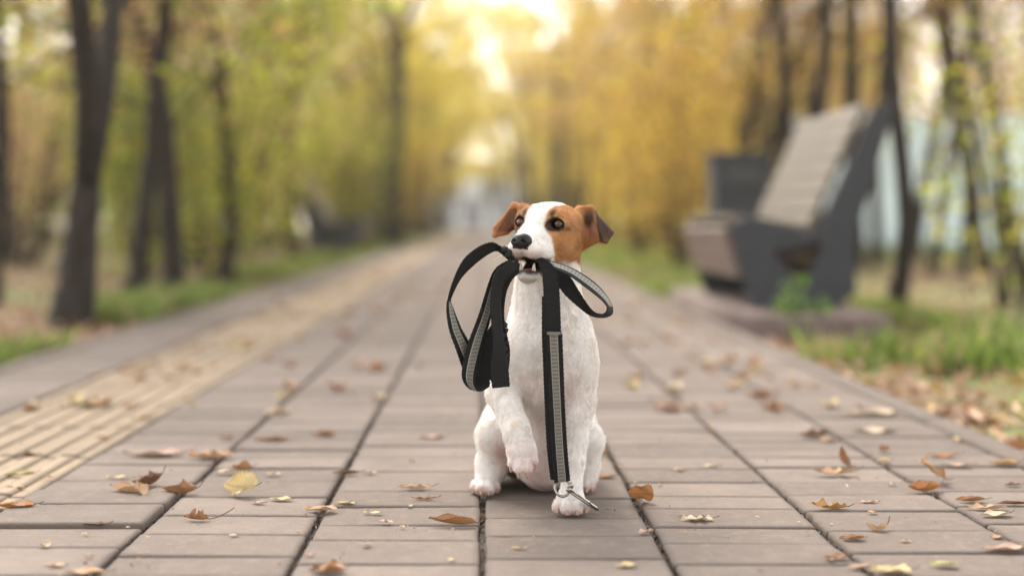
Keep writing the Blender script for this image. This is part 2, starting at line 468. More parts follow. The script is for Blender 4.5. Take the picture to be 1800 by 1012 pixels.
def mat_coat():
    t = NT('dog_coat')
    n = t.noise(900, 3, 0.6, t.coord())
    c = t.mix(t.math('MULTIPLY', n, 0.30), t.attr('coat'), (0.30, 0.22, 0.18), 'MULTIPLY')
    t.set(Base_Color=c, Roughness=0.75, Specular_IOR_Level=0.2)
    t.set(Subsurface_Weight=0.0)
    t.bump(n, 0.5, 0.0012)
    return t.m

def mat_hair(name='dog_fur', attr='coat'):
    t = NT(name)
    d = t.node('ShaderNodeBsdfDiffuse'); tr = t.node('ShaderNodeBsdfTranslucent')
    ms = t.node('ShaderNodeMixShader'); ms.inputs[0].default_value = 0.25
    a = t.attr(attr); t.link(a, d.inputs[0]); t.link(a, tr.inputs[0])
    t.link(d.outputs[0], ms.inputs[1]); t.link(tr.outputs[0], ms.inputs[2])
    g = t.node('ShaderNodeBsdfGlossy'); g.inputs['Roughness'].default_value = 0.45; g.inputs[0].default_value = (1, 1, 1, 1)
    m2 = t.node('ShaderNodeMixShader'); m2.inputs[0].default_value = 0.04
    t.link(ms.outputs[0], m2.inputs[1]); t.link(g.outputs[0], m2.inputs[2]); t.link(m2.outputs[0], t.out.inputs['Surface'])
    return t.m

def hair_object(name, P0, P1, P2, r0, col, mat, parent):
    n = len(P0); cu = bpy.data.hair_curves.new(name); cu.add_curves([3] * n)
    pts = np.stack([P0, P1, P2], 1).astype(np.float32).reshape(-1, 3)
    cu.attributes['position'].data.foreach_set('vector', pts.ravel())
    ra = cu.attributes.get('radius') or cu.attributes.new('radius', 'FLOAT', 'POINT')
    r = np.stack([r0, r0 * 0.75, r0 * 0.12], 1).astype(np.float32)
    ra.data.foreach_set('value', r.ravel())
    a = cu.attributes.new('coat', 'FLOAT_COLOR', 'POINT')
    c = np.ones((n, 3, 4), np.float32); c[:, :, :3] = col[:, None, :]
    a.data.foreach_set('color', c.ravel())
    cu.materials.append(mat)
    o = bpy.data.objects.new(name, cu); COL.objects.link(o)
    if parent is not None: o.parent = parent
    return o

def tube(path, rad, n=10, cap=True):
    """swept tube through path (list of points) with radii -> V, faces"""
    path = np.asarray(path, float); m = len(path)
    rad = np.full(m, rad) if np.isscalar(rad) else np.asarray(rad, float)
    tg = np.gradient(path, axis=0); tg /= np.linalg.norm(tg, axis=1)[:, None] + 1e-12
    up = np.array((0, 0, 1.0)) if abs(tg[0][2]) < 0.9 else np.array((1.0, 0, 0))
    a = np.cross(tg[0], up); a /= np.linalg.norm(a); V = []
    for i in range(m):
        a = a - (a @ tg[i]) * tg[i]; a /= np.linalg.norm(a) + 1e-12; b = np.cross(tg[i], a)
        for k in range(n):
            t = 2 * math.pi * k / n; V.append(path[i] + rad[i] * (a * math.cos(t) + b * math.sin(t)))
    Fc = [(i * n + k, i * n + (k + 1) % n, (i + 1) * n + (k + 1) % n, (i + 1) * n + k) for i in range(m - 1) for k in range(n)]
    if cap: Fc += [tuple(range(n))[::-1], tuple((m - 1) * n + k for k in range(n))]
    return V, Fc

def merge(parts):
    V, Fc = [], []
    for v, f in parts:
        o = len(V); V += [tuple(x) for x in v]; Fc += [tuple(i + o for i in q) for q in f]
    return V, Fc

def uv_sphere(c, r, M=None, nu=32, nv=20):
    V, Fc = [], []; c = np.asarray(c, float); r = np.broadcast_to(r, 3)
    for j in range(nv + 1):
        th = math.pi * j / nv
        for i in range(nu):
            ph = 2 * math.pi * i / nu
            l = np.array((math.sin(th) * math.cos(ph), math.sin(th) * math.sin(ph), math.cos(th))) * r
            V.append(c + (l if M is None else l @ M))
    for j in range(nv):
        for i in range(nu):
            Fc.append((j * nu + i, (j + 1) * nu + i, (j + 1) * nu + (i + 1) % nu, j * nu + (i + 1) % nu))
    return V, Fc

S_, V_, Q_, CLAWS = build_dog()
me = mesh_from('dog_body', V_, Q_)
vn = np.empty(len(me.vertices) * 3, np.float32); me.vertices.foreach_get('normal', vn); vn = vn.reshape(-1, 3).astype(float)
vc = np.empty(len(me.vertices) * 3, np.float32); me.vertices.foreach_get('co', vc); vc = vc.reshape(-1, 3).astype(float)
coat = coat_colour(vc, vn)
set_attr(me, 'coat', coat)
dog = empty('dog', (0.083, 1.80, 0))
tag(dog, 'white terrier with brown patches on its head, sitting with one paw lifted, leash in mouth', 'dog')
DI = Matrix.Translation((-0.083, -1.80, 0))
def kid(o, par=None):
    o.parent = par or dog
    if par is None: o.location = (-0.083, -1.80, 0)
    return o
M_COAT, M_HAIR = mat_coat(), mat_hair()
body = kid(link('body', me, M_COAT))
# fur
rs = np.random.RandomState(7)
tri_i = np.concatenate([Q_[:, [0, 1, 2]], Q_[:, [0, 2, 3]]])
ta, tb, tc = V_[tri_i[:, 0]], V_[tri_i[:, 1]], V_[tri_i[:, 2]]
area = np.linalg.norm(np.cross(tb - ta, tc - ta), axis=1) / 2
NH = 40000 if QUICK else 230000
cen_z = ta[:, 2]
wgt = area * np.where((cen_z > 0.27), 1.5, 1.0) * np.where(cen_z < 0.004, 0.0, 1.0)
pick = rs.choice(len(tri_i), NH, p=wgt / wgt.sum())
u1, u2 = rs.rand(NH), rs.rand(NH); sw = u1 + u2 > 1; u1[sw], u2[sw] = 1 - u1[sw], 1 - u2[sw]
hp = ta[pick] + (tb - ta)[pick] * u1[:, None] + (tc - ta)[pick] * u2[:, None]
hn = vn[tri_i[pick, 0]]
hcol = coat[tri_i[pick, 0]] * (1 + 0.22 * rs.randn(NH))[:, None].clip(-0.5, 0.3)
streak = wob(hp * np.array((1, 1, 0.28)), 520, 61) * 0.6 + wob(hp * np.array((1, 1, 0.4)), 240, 62) * 0.4
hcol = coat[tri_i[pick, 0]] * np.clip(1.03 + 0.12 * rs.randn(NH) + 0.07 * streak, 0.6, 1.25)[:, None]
warm = np.clip(-0.3 * streak, 0, 0.16)[:, None]; hcol = hcol * (1 - warm * np.array((0.15, 0.45, 0.8)))
hl = head_local(hp)
keep = np.ones(NH, bool)
for e in EYES:
    keep &= np.linalg.norm(hp - e - _f * 0.003, axis=1) > 0.0102
inm = (np.abs(hl[:, 0]) < 15) & (hl[:, 1] > 44) & (hl[:, 2] < -35) & (hl[:, 2] > -54)
keep &= ~inm
keep &= ~((hl[:, 1] > 84) & (np.abs(hl[:, 0]) < 12) & (hl[:, 2] > -30) & (hl[:, 2] < -6))
hd = fur_direction(hp, hn)
ln = np.where(hp[:, 2] > 0.27, 0.0038, 0.0056) * (0.7 + 0.6 * rs.rand(NH))
ln = np.where((hl[:, 1] > 45) & (hp[:, 2] > 0.27), ln * 0.62, ln)
ln = np.where(hp[:, 2] < 0.06, ln * 0.5, ln)
ln = np.where(np.linalg.norm(hp - P(918, 815, 1.675), axis=1) < 0.030, ln * 0.5, ln)
cl = np.stack([wob(hp, 420, 11), wob(hp, 420, 12), wob(hp, 420, 13)], 1) * 0.22 + rs.randn(NH, 3) * 0.13
thin = ((hl[:, 0] > 44) | (hl[:, 0] < -46)) & (hp[:, 2] > 0.315)
ln = np.where(thin, 0.0018, ln)
d1 = hd + hn * 0.30 + cl; d1 /= np.linalg.norm(d1, axis=1)[:, None]
d2 = hd + hn * 0.03 + cl * 1.3; d2 /= np.linalg.norm(d2, axis=1)[:, None]
h1 = hp + d1 * (ln * 0.5)[:, None]; h2 = h1 + d2 * (ln * 0.5)[:, None]
k_ = keep
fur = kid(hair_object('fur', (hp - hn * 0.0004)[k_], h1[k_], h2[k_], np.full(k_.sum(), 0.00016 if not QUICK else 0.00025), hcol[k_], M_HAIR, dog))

# nose
NS = SDF(H(0, 90, -17) - 0.022, H(0, 90, -17) + 0.022, 0.0006)
NS.ell(H(0, 89, -15.5), (0.0128, 0.0085, 0.0082), HM, k=0.003)
NS.ell(H(0, 92, -19), (0.0080, 0.0070, 0.0085), HM, k=0.004)
for q in (1, -1):
    NS.ell(H(7.6 * q, 90, -18.5), (0.0055, 0.0070, 0.0058), HM, k=0.003)
    NS.ell(H(5.6 * q, 98, -17.2), (0.0022, 0.0035, 0.0018), HM, k=0.0015, op='cut')
    NS.cone(H(7.6 * q, 96.5, -18.0), H(12.5 * q, 91, -20.0), 0.0013, 0.0008, k=0.0012, op='cut')
NS.cone(H(0, 101, -17), H(0, 98, -28), 0.0006, 0.0005, k=0.002, op='cut')
nv_, nq_ = NS.mesh()
t = NT('nose_leather'); vv = t.node('ShaderNodeTexVoronoi'); vv.inputs['Scale'].default_value = 900; t.link(t.coord(), vv.inputs['Vector'])
t.set(Base_Color=(0.008, 0.0065, 0.0065), Roughness=0.36, Specular_IOR_Level=0.35); t.bump(vv.outputs['Distance'], 0.35, 0.0006)
kid(link('nose', mesh_from('nose', nv_, nq_), t.m))

# eyes: ball with iris and pupil, under a wet cornea
def mat_eye():
    t = NT('eyeball'); a = t.attr('ring', 'Fac')
    n = t.noise(700, 3, 0.6, t.coord())
    iris = t.mix(n, (0.10, 0.034, 0.012), (0.035, 0.012, 0.005))
    c = t.ramp(a, [(0.0, (0.003, 0.002, 0.002)), (0.36, (0.003, 0.002, 0.002)), (0.42, (1, 1, 1)), (0.74, (1, 1, 1)), (0.84, (0.010, 0.006, 0.005)), (1.0, (0.02, 0.012, 0.01))])
    t.set(Base_Color=t.mix(1.0, c, iris, 'MULTIPLY'), Roughness=0.30)
    t.b.inputs['Coat Weight'].default_value = 1.0; t.b.inputs['Coat Roughness'].default_value = 0.02; t.b.inputs['Coat IOR'].default_value = 1.47; t.b.inputs['Specular IOR Level'].default_value = 0.1
    return t.m
M_EYE = mat_eye()
gaze = _f * 1.0 + _u * 0.10; gaze /= np.linalg.norm(gaze)
for i, e in enumerate(EYES):
    v, f = uv_sphere(e - _f * 0.0004, 0.0085, nu=40, nv=28)
    # look a little towards the outside of each eye
    g = gaze + _s * (0.30 if i == 0 else -0.12); g /= np.linalg.norm(g)
    m_ = mesh_from('eye', v, f); co = np.array(v)
    ang = np.arccos(np.clip(((co - e) / 0.0094) @ g, -1, 1)) / 0.95
    set_attr(m_, 'ring', np.clip(ang, 0, 1), 'FLOAT')
    kid(link('eye', m_, M_EYE))

# teeth, tongue, claws, whiskers
M_TOOTH = simple('tooth_enamel', (0.78, 0.70, 0.55), 0.25)
for s0, f0, hgt in ((-8.2, 68.5, 11.5), (8.2, 67.5, 9.5)):
    base = H(s0, f0, -53.5); path = [base + _u * (hgt / 1000) * t + _f * 0.002 * math.sin(t * 2) - _s * np.sign(s0) * -0.0012 * t for t in np.linspace(0, 1, 8)]
    v, f = tube(path, [0.0023 * (1 - t) ** 0.6 + 0.0003 for t in np.linspace(0, 1, 8)], 10)
    kid(link('tooth', mesh_from('tooth', v, f), M_TOOTH))
v, f = uv_sphere(H(0, 60, -54), (0.0075, 0.013, 0.0026), HM)
kid(link('tongue', mesh_from('tongue', v, f), simple('tongue_skin', (0.36, 0.13, 0.13), 0.35, noise_scale=500, bump=0.3)))
M_CLAW = simple('claw_horn', (0.36, 0.20, 0.155), 0.4, noise_scale=400)
for c, d, L in CLAWS:
    dn = np.array((0, 0, -1.0)); ts = np.linspace(0, 1, 6)
    path = [c + d * L * t + dn * 0.0016 * t * t for t in ts]
    path = [np.array((q[0], q[1], max(q[2], 0.0022))) for q in path]
    v, f = tube(path, [0.0029 * (1 - t) ** 0.5 + 0.0004 for t in ts], 8)
    kid(link('claw', mesh_from('claw', v, f), M_CLAW))
M_WHISK = simple('whisker_hair', (0.7, 0.66, 0.6), 0.5)
rw = random.Random(4)
for q in (1, -1):
    for i in range(9):
        b = H((11 + 5 * rw.random()) * q, 62 + 14 * rw.random(), -22 - 10 * rw.random())
        d = _s * q * (0.9 + 0.3 * rw.random()) + _f * (0.5 * rw.random() - 0.1) + _u * (0.5 * rw.random() - 0.45)
        L = 0.018 + 0.020 * rw.random(); ts = np.linspace(0, 1, 5)
        v, f = tube([b + d * L * t + np.array((0, 0, -0.006)) * t * t for t in ts], [0.00016 * (1 - 0.8 * t) for t in ts], 4)
        kid(link('whisker', mesh_from('whisker', v, f), M_WHISK))
# ------------------------------------------------------------------ the leash
def catmull(K, n):
    K = np.asarray(K, float); out = []
    m = len(K)
    for i in range(m - 1):
        p0, p1, p2, p3 = K[max(i - 1, 0)], K[i], K[i + 1], K[min(i + 2, m - 1)]
        for t in np.linspace(0, 1, n, endpoint=(i == m - 2)):
            out.append(0.5 * ((2 * p1) + (-p0 + p2) * t + (2 * p0 - 5 * p1 + 4 * p2 - p3) * t * t + (-p0 + 3 * p1 - 3 * p2 + p3) * t ** 3))
    return np.array(out)

def ribbon(keys, thick=0.0016, stripe=(0, 0), seed=0):
    """keys: (ax, ay, aY, bx, by, bY) = the two edges of the strap in the photograph, each at its distance.
    stripe: 1 where the grey reflective band is sewn on the front / back face."""
    K = [np.concatenate([P(a, b, c), P(d, e, f)]) for a, b, c, d, e, f in keys]
    C = catmull(K, 26); A, B = C[:, :3], C[:, 3:]
    mid = (A + B) / 2; L = np.concatenate([[0], np.cumsum(np.linalg.norm(np.diff(mid, axis=0), axis=1))])
    n = max(8, int(L[-1] / 0.0014)); Li = np.linspace(0, L[-1], n)
    A = np.stack([np.interp(Li, L, A[:, i]) for i in range(3)], 1); B = np.stack([np.interp(Li, L, B[:, i]) for i in range(3)], 1)
    mid = (A + B) / 2; T = np.gradient(mid, axis=0); T /= np.linalg.norm(T, axis=1)[:, None]
    W = B - A; N = np.cross(T, W); N /= np.linalg.norm(N, axis=1)[:, None]
    r = np.random.RandomState(seed); Wn = W / np.linalg.norm(W, axis=1)[:, None]
    vs = [0, 0.05, 0.12, 0.24, 0.27, 0.30, 0.5, 0.70, 0.73, 0.76, 0.88, 0.95, 1.0]
    V, UV, STR = [], [], []
    m = len(vs)
    for side in (1, -1):
        st = stripe[0 if side == 1 else 1]
        for i in range(n):
            for j, v in enumerate(vs):
                hgt = thick / 2
                if j in (0, m - 1): hgt *= 0.35
                if st and 0.26 < v < 0.74:
                    hgt += 0.0009 + 0.00025 * math.sin(Li[i] / 0.0036 * 2 * math.pi)
                p = A[i] + W[i] * v + N[i] * side * hgt
                if j in (0, m - 1):
                    p = p + Wn[i] * (0.0004 * (1 if j else -1)) * ((i // 2) % 2 + 0.6 * r.rand())
                p = p + N[i] * 0.00007 * math.sin(Li[i] / 0.0021 * 2 * math.pi) * side
                V.append(p); UV.append((Li[i], v, 0)); STR.append(1.0 if (st and 0.25 < v < 0.75) else 0.0)
    Fc = []
    o = n * m
    for i in range(n - 1):
        for j in range(m - 1):
            a = i * m + j
            Fc.append((a, a + m, a + m + 1, a + 1)); b = o + a; Fc.append((b, b + 1, b + m + 1, b + m))
        a = i * m; Fc.append((a, o + a, o + a + m, a + m))
        a = i * m + m - 1; Fc.append((a, a + m, o + a + m, o + a))
    for i in (0, n - 1):
        for j in range(m - 1):
            a = i * m + j; q = (a, a + 1, o + a + 1, o + a); Fc.append(q if i == 0 else q[::-1])
    return V, Fc, UV, STR

def mat_strap():
    t = NT('nylon_webbing'); uv = t.attr('strap', 'Vector'); sp = t.node('ShaderNodeSeparateXYZ'); t.link(uv, sp.inputs[0])
    U, Vv = sp.outputs[0], sp.outputs[1]
    st = t.attr('stripe', 'Fac'); st = t.math('GREATER_THAN', st, 0.5)
    rib = t.math('SINE', t.math('MULTIPLY', U, 2 * math.pi / 0.0024)); rib = t.math('ADD', t.math('MULTIPLY', rib, 0.5), 0.5)
    band = t.math('SINE', t.math('MULTIPLY', U, 2 * math.pi / 0.0046)); band = t.math('ADD', t.math('MULTIPLY', band, 0.5), 0.5)
    n = t.noise(180, 4, 0.6, t.coord())
    black = t.mix(rib, (0.0025, 0.0025, 0.003), (0.011, 0.011, 0.012))
    black = t.mix(t.math('MULTIPLY', n, 0.35), black, (0.020, 0.019, 0.018))
    grey = t.mix(band, (0.11, 0.105, 0.090), (0.25, 0.24, 0.215))
    grey = t.mix(t.math('MULTIPLY', n, 0.5), grey, (0.13, 0.12, 0.10))
    seam = t.math('LESS_THAN', t.math('ABSOLUTE', t.math('SUBTRACT', t.math('ABSOLUTE', t.math('SUBTRACT', Vv, 0.5)), 0.225)), 0.022)
    grey = t.mix(seam, grey, (0.30, 0.29, 0.26))
    t.set(Base_Color=t.mix(st, black, grey), Roughness=t.math('SUBTRACT', 0.72, t.math('MULTIPLY', st, 0.25)), Specular_IOR_Level=0.22)
    t.bump(t.math('ADD', rib, n), 0.5, 0.0006)
    return t.m
M_STRAP = mat_strap()
M_STEEL = simple('nickel_steel', (0.30, 0.28, 0.24), 0.22, 1.0, 120, 0.2)
leash = empty('leash', P(940, 460, 1.65))
tag(leash, 'black nylon leash with grey reflective stripe hanging in loops from the dog\'s mouth', 'leash')
LO = -np.array(P(940, 460, 1.65))
def lkid(o, par=None):
    o.parent = par or leash
    if par is None: o.location = LO
    return o
RIB = [
 # left loop, black face: mouth -> arch -> far left
 ([(905, 452, 1.668, 899, 462, 1.656), (893, 437, 1.660, 886, 450, 1.650), (880, 433, 1.650, 873, 441, 1.655), (865, 426, 1.640, 858, 447, 1.648),
   (841, 434, 1.632, 833, 466, 1.640), (814, 457, 1.630, 810, 490, 1.636), (795, 496, 1.630, 794, 522, 1.634), (786, 532, 1.630, 791.5, 535, 1.650)], (0, 0), 'a'),
 # ... and down again, reflective face towards the viewer
 ([(786, 528, 1.632, 792, 530, 1.652), (785, 548, 1.630, 799, 548, 1.646), (790, 580, 1.630, 811, 577, 1.640), (801, 612, 1.632, 824, 600, 1.644),
   (811, 641, 1.640, 838, 625, 1.655), (818, 662, 1.650, 845, 645, 1.668)], (1, 0), 'b'),
 # second loop: over the jaw, down, reflective band below
 ([(910, 456, 1.655, 909, 470, 1.650), (897, 456, 1.648, 899, 474, 1.646), (873, 470, 1.640, 884, 492, 1.652), (860, 494, 1.638, 872, 515, 1.655),
   (842, 552, 1.634, 862, 560, 1.652), (825, 597, 1.630, 852, 597, 1.646), (815, 635, 1.628, 843, 632, 1.642), (812, 660, 1.628, 836, 664, 1.640),
   (817, 675, 1.634, 838, 681, 1.644), (826, 684, 1.640, 843, 688, 1.648)], (1, 0), 'c'),
 # third: ribbed black face
 ([(912, 458, 1.648, 910, 474, 1.644), (890, 464, 1.640, 895, 486, 1.640), (868, 484, 1.632, 884, 505, 1.640), (862, 530, 1.628, 880, 535, 1.640),
   (864, 570, 1.626, 883, 575, 1.638), (866, 610, 1.624, 888, 612, 1.636), (862, 650, 1.624, 893, 645, 1.634), (866, 682, 1.626, 896, 679, 1.634)], (0, 0), 'd'),
 # fourth: inner strand behind the others
 ([(914, 462, 1.652, 912, 480, 1.652), (897, 474, 1.650, 900, 492, 1.650), (880, 500, 1.652, 890, 515, 1.652), (872, 545, 1.655, 886, 552, 1.655),
   (876, 590, 1.660, 891, 588, 1.652), (882, 620, 1.668, 896, 616, 1.655), (880, 650, 1.668, 894, 648, 1.655)], (0, 0), 'e'),
 # fifth: ribbed black strand between the two, turning at the bottom
 ([(872, 560, 1.658, 880, 566, 1.664), (852, 590, 1.652, 872, 600, 1.660), (838, 625, 1.648, 864, 630, 1.655), (832, 655, 1.648, 860, 660, 1.655), (832, 674, 1.650, 860, 678, 1.658), (828, 684, 1.645, 846, 688, 1.652)], (0, 0), 'f'),
 ([(856, 600, 1.668, 872, 596, 1.675), (852, 630, 1.665, 878, 628, 1.672), (858, 668, 1.662, 884, 670, 1.668)], (1, 0), 'g'),
 # right loop: reflective face going out, black face coming back
 ([(944, 455, 1.652, 948, 462, 1.640), (963, 457, 1.642, 972, 472, 1.630), (1007, 472, 1.640, 1000, 484, 1.622), (1046, 497, 1.648, 1036, 510, 1.626),
   (1068, 522, 1.655, 1058, 528, 1.630), (1077, 540, 1.662, 1067, 539, 1.634)], (0, 1), 'h'),
 ([(1077, 540, 1.662, 1067, 539, 1.634), (1076, 552, 1.664, 1065, 548, 1.634), (1060, 558, 1.662, 1056, 552, 1.636), (1037, 554, 1.652, 1040, 544, 1.640),
   (1012, 535, 1.642, 1018, 512, 1.646), (990, 514, 1.638, 1003, 488, 1.648), (975, 490, 1.640, 985, 470, 1.650), (958, 466, 1.644, 962, 455, 1.652)], (0, 0), 'i'),
 # hanging end, front layer
 ([(940, 457, 1.645, 952, 452, 1.635), (950, 466, 1.638, 968, 462, 1.630), (954, 490, 1.634, 980, 485, 1.628), (956, 530, 1.632, 984, 530, 1.628), (957, 590, 1.634, 986, 590, 1.630)], (0, 0), 'j'),
 ([(959, 586, 1.6325, 988, 586, 1.629), (962, 640, 1.637, 990, 640, 1.633), (967, 720, 1.645, 993, 719, 1.641), (971, 790, 1.655, 997, 788, 1.651), (975, 848, 1.664, 1002, 844, 1.660)], (1, 0), 'k'),
 # back layer, seen edge on at the left
 ([(953, 520, 1.645, 975, 524, 1.640), (953, 590, 1.646, 972, 592, 1.640), (955, 640, 1.648, 975, 640, 1.642), (958, 720, 1.656, 980, 720, 1.650), (962, 790, 1.666, 985, 790, 1.660), (968, 842, 1.674, 992, 846, 1.668)], (0, 0), 'l'),
]
for i, (kk, st, _) in enumerate(RIB):
    v, f, uv, sr = ribbon(kk, 0.0016, st, i)
    m_ = mesh_from('strap', v, f); a = m_.attributes.new('strap', 'FLOAT_VECTOR', 'POINT'); a.data.foreach_set('vector', np.array(uv, np.float32).ravel())
    set_attr(m_, 'stripe', sr, 'FLOAT'); lkid(link('strap', m_, M_STRAP))
# stitched box where the hanging end is doubled
v, f = [], []
def box(c0, c1, c2, c3, th):
    c = [np.array(x) for x in (c0, c1, c2, c3)]; n = np.cross(c[1] - c[0], c[3] - c[0]); n /= np.linalg.norm(n)
    if n[1] > 0: n = -n
    V = c + [x + n * th for x in c]
    return V, [(0, 1, 2, 3), (7, 6, 5, 4), (0, 4, 5, 1), (1, 5, 6, 2), (2, 6, 7, 3), (3, 7, 4, 0)]
def P2(px, py, Y): return P(px, py, Y)
v, f = merge([box(P(961.5, 583, 1.6285), P(985, 583, 1.6265), P(985.5, 588, 1.6265), P(962, 588, 1.6285), 0.0006)])
lkid(link('stitching', mesh_from('stitching', v, f, False), simple('grey_thread', (0.16, 0.15, 0.13), 0.7, noise_scale=900)))
# knot / slider at the left bundle
kn = []
for i, (x, y, r) in enumerate(((889, 571, 5.5), (891, 580, 4.5), (886, 590, 6), (892, 602, 5), (889, 612, 5.5), (892, 625, 4))):
    kn.append(uv_sphere(P(x, y, 1.652), (r * 0.00045, 0.003, r * 0.0006), nu=14, nv=9))
v, f = merge(kn); v = [tuple(np.array(q) + 0.0006 * np.sin(np.array(q)[::-1] * 2100)) for q in v]
lkid(link('knot', mesh_from('knot', v, f), simple('worn_webbing', (0.016, 0.015, 0.015), 0.8, noise_scale=600, bump=0.6)))
# knot where the strand leaves the teeth
kn = [uv_sphere(P(886, 438, 1.652), (0.0052, 0.006, 0.0042), nu=18, nv=12), uv_sphere(P(893, 445, 1.655), (0.0052, 0.006, 0.0058), nu=18, nv=12)]
v, f = merge(kn); v = [tuple(np.array(q) + 0.0005 * np.sin(np.array(q)[::-1] * 1700)) for q in v]
lkid(link('knot', mesh_from('knot', v, f), bpy.data.materials['worn_webbing']))
# snap hook: ring, swivel, bolt
clasp = lkid(tag(empty('clasp', (0, 0, 0)), None), None)
rp = []
rc, rr = P(989, 857, 1.662), 0.0095
a0 = math.radians(150)
path = [rc + np.array((math.cos(t) * rr, 0.004 * math.sin(t), math.sin(t) * rr)) for t in np.linspace(a0, a0 + math.radians(330), 40)]
rp.append(tube(path, 0.0016, 10))
v, f = merge(rp); link('ring', mesh_from('ring', v, f), M_STEEL, clasp)
hk = []
b0, b1, b2 = P(998, 858, 1.658), P(1022, 874, 1.668), P(1051, 895, 1.690)
hk.append(uv_sphere(P(1000, 860, 1.656), 0.0036, nu=20, nv=12))
hk.append(uv_sphere(P(1004, 853, 1.659), (0.0030, 0.003, 0.0042), nu=16, nv=10))
ts = np.linspace(0, 1, 26)
prof = [0.0024, 0.0030, 0.0032, 0.0030, 0.0024, 0.0020, 0.0026, 0.0029, 0.0029, 0.0027, 0.0024, 0.0022, 0.0022, 0.0022, 0.0022, 0.0030, 0.0032, 0.0030, 0.0022, 0.0022, 0.0024, 0.0026, 0.0026, 0.0026, 0.0024, 0.0016]
hk.append(tube([b0 + (b2 - b0) * t for t in ts], prof, 14))
v, f = merge(hk); link('snap_bolt', mesh_from('snap_bolt', v, f), M_STEEL, clasp)
gt = [P(1004, 866, 1.655), P(1014, 873, 1.660), P(1026, 881, 1.668), P(1036, 888, 1.678)]
v, f = tube(catmull(gt, 8), 0.0012, 8); link('gate', mesh_from('gate', v, f), M_STEEL, clasp)
#@@LEASHEND
# ------------------------------------------------------------------ ground and path
EDGE_L, EDGE_R = -1.16, 0.80
def mat_ground():
    t = NT('park_soil'); c = t.coord()
    a = t.noise(0.9, 5, 0.6, c); b = t.noise(14, 5, 0.7, c)
    soil = t.ramp(b, [(0.30, (0.060, 0.040, 0.026)), (0.50, (0.20, 0.115, 0.065)), (0.66, (0.36, 0.22, 0.13))])
    grass = t.ramp(b, [(0.3, (0.05, 0.085, 0.015)), (0.7, (0.16, 0.23, 0.045))])
    t.set(Base_Color=t.mix(t.ramp(a, [(0.42, (0, 0, 0)), (0.58, (1, 1, 1))]), soil, grass), Roughness=0.95)
    t.bump(b, 0.6, 0.02); return t.m
def sheet(x0, x1, y0, y1, z): return [(x0, y0, z), (x1, y0, z), (x1, y1, z), (x0, y1, z)], [(0, 1, 2, 3)]
v, f = sheet(-59, 59, -44, 109, -0.030)
tag(link('ground', mesh_from('ground', v, f, False), mat_ground()), kind='structure')
t = NT('joint_sand'); n = t.noise(160, 5, 0.7, t.coord())
t.set(Base_Color=t.ramp(n, [(0.3, (0.045, 0.036, 0.030)), (0.7, (0.16, 0.13, 0.105))]), Roughness=1.0); t.bump(n, 1.0, 0.004)
v, f = sheet(EDGE_L, EDGE_R + 0.055, -3, 80, -0.011)
tag(link('path_bed', mesh_from('path_bed', v, f, False), t.m), kind='structure')

def mat_paver(name, lo, hi, speck=True):
    t = NT(name); c = t.coord(); a = t.attr('tone', 'Fac')
    n1 = t.noise(9, 4, 0.6, c); n2 = t.noise(320, 4, 0.7, c); n3 = t.noise(46, 5, 0.7, c)
    base = t.mix(a, lo, hi)
    base = t.mix(t.ramp(n1, [(0.35, (0, 0, 0)), (0.7, (0.55, 0.55, 0.55))]), base, tuple(x * 0.80 for x in lo))
    base = t.mix(t.ramp(n3, [(0.50, (0, 0, 0)), (0.78, (0.5, 0.5, 0.5))]), base, tuple(min(1, x * 1.25) for x in hi))
    base = t.mix(t.ramp(n2, [(0.30, (0.55, 0.55, 0.55)), (0.44, (0, 0, 0))]), base, tuple(x * 0.45 for x in lo))
    vo = t.node('ShaderNodeTexVoronoi'); vo.inputs['Scale'].default_value = 70; t.link(c, vo.inputs['Vector'])
    base = t.mix(t.ramp(vo.outputs['Distance'], [(0.07, (0.75, 0.75, 0.75)), (0.13, (0, 0, 0))]), base, (0.09, 0.07, 0.06))
    e = t.attr('edge', 'Fac')
    base = t.mix(t.math('MULTIPLY', t.math('MULTIPLY', e, n3), 1.1, True), base, (0.11, 0.088, 0.075))
    t.set(Base_Color=base, Roughness=0.86, Specular_IOR_Level=0.3)
    h = t.math('ADD', t.math('MULTIPLY', n2, 0.8), n3); t.bump(h, 0.8, 0.0024); return t.m
M_PAVER = mat_paver('concrete_paver', (0.150, 0.117, 0.096), (0.228, 0.180, 0.148))
M_TACT = mat_paver('yellow_tactile_concrete', (0.30, 0.225, 0.147), (0.37, 0.28, 0.19))
rp = np.random.RandomState(11)
class Acc:
    def __init__(s): s.V, s.F, s.T, s.E = [], [], [], []
    def add(s, V, F, tone, E):
        o = len(s.V); s.V += V; s.F += [tuple(i + o for i in q) for q in F]; s.T += [tone] * len(V); s.E += E
    def obj(s, name, mat):
        m = mesh_from(name, s.V, s.F, True); set_attr(m, 'tone', s.T, 'FLOAT'); set_attr(m, 'edge', s.E, 'FLOAT')
        return link(name, m, mat)
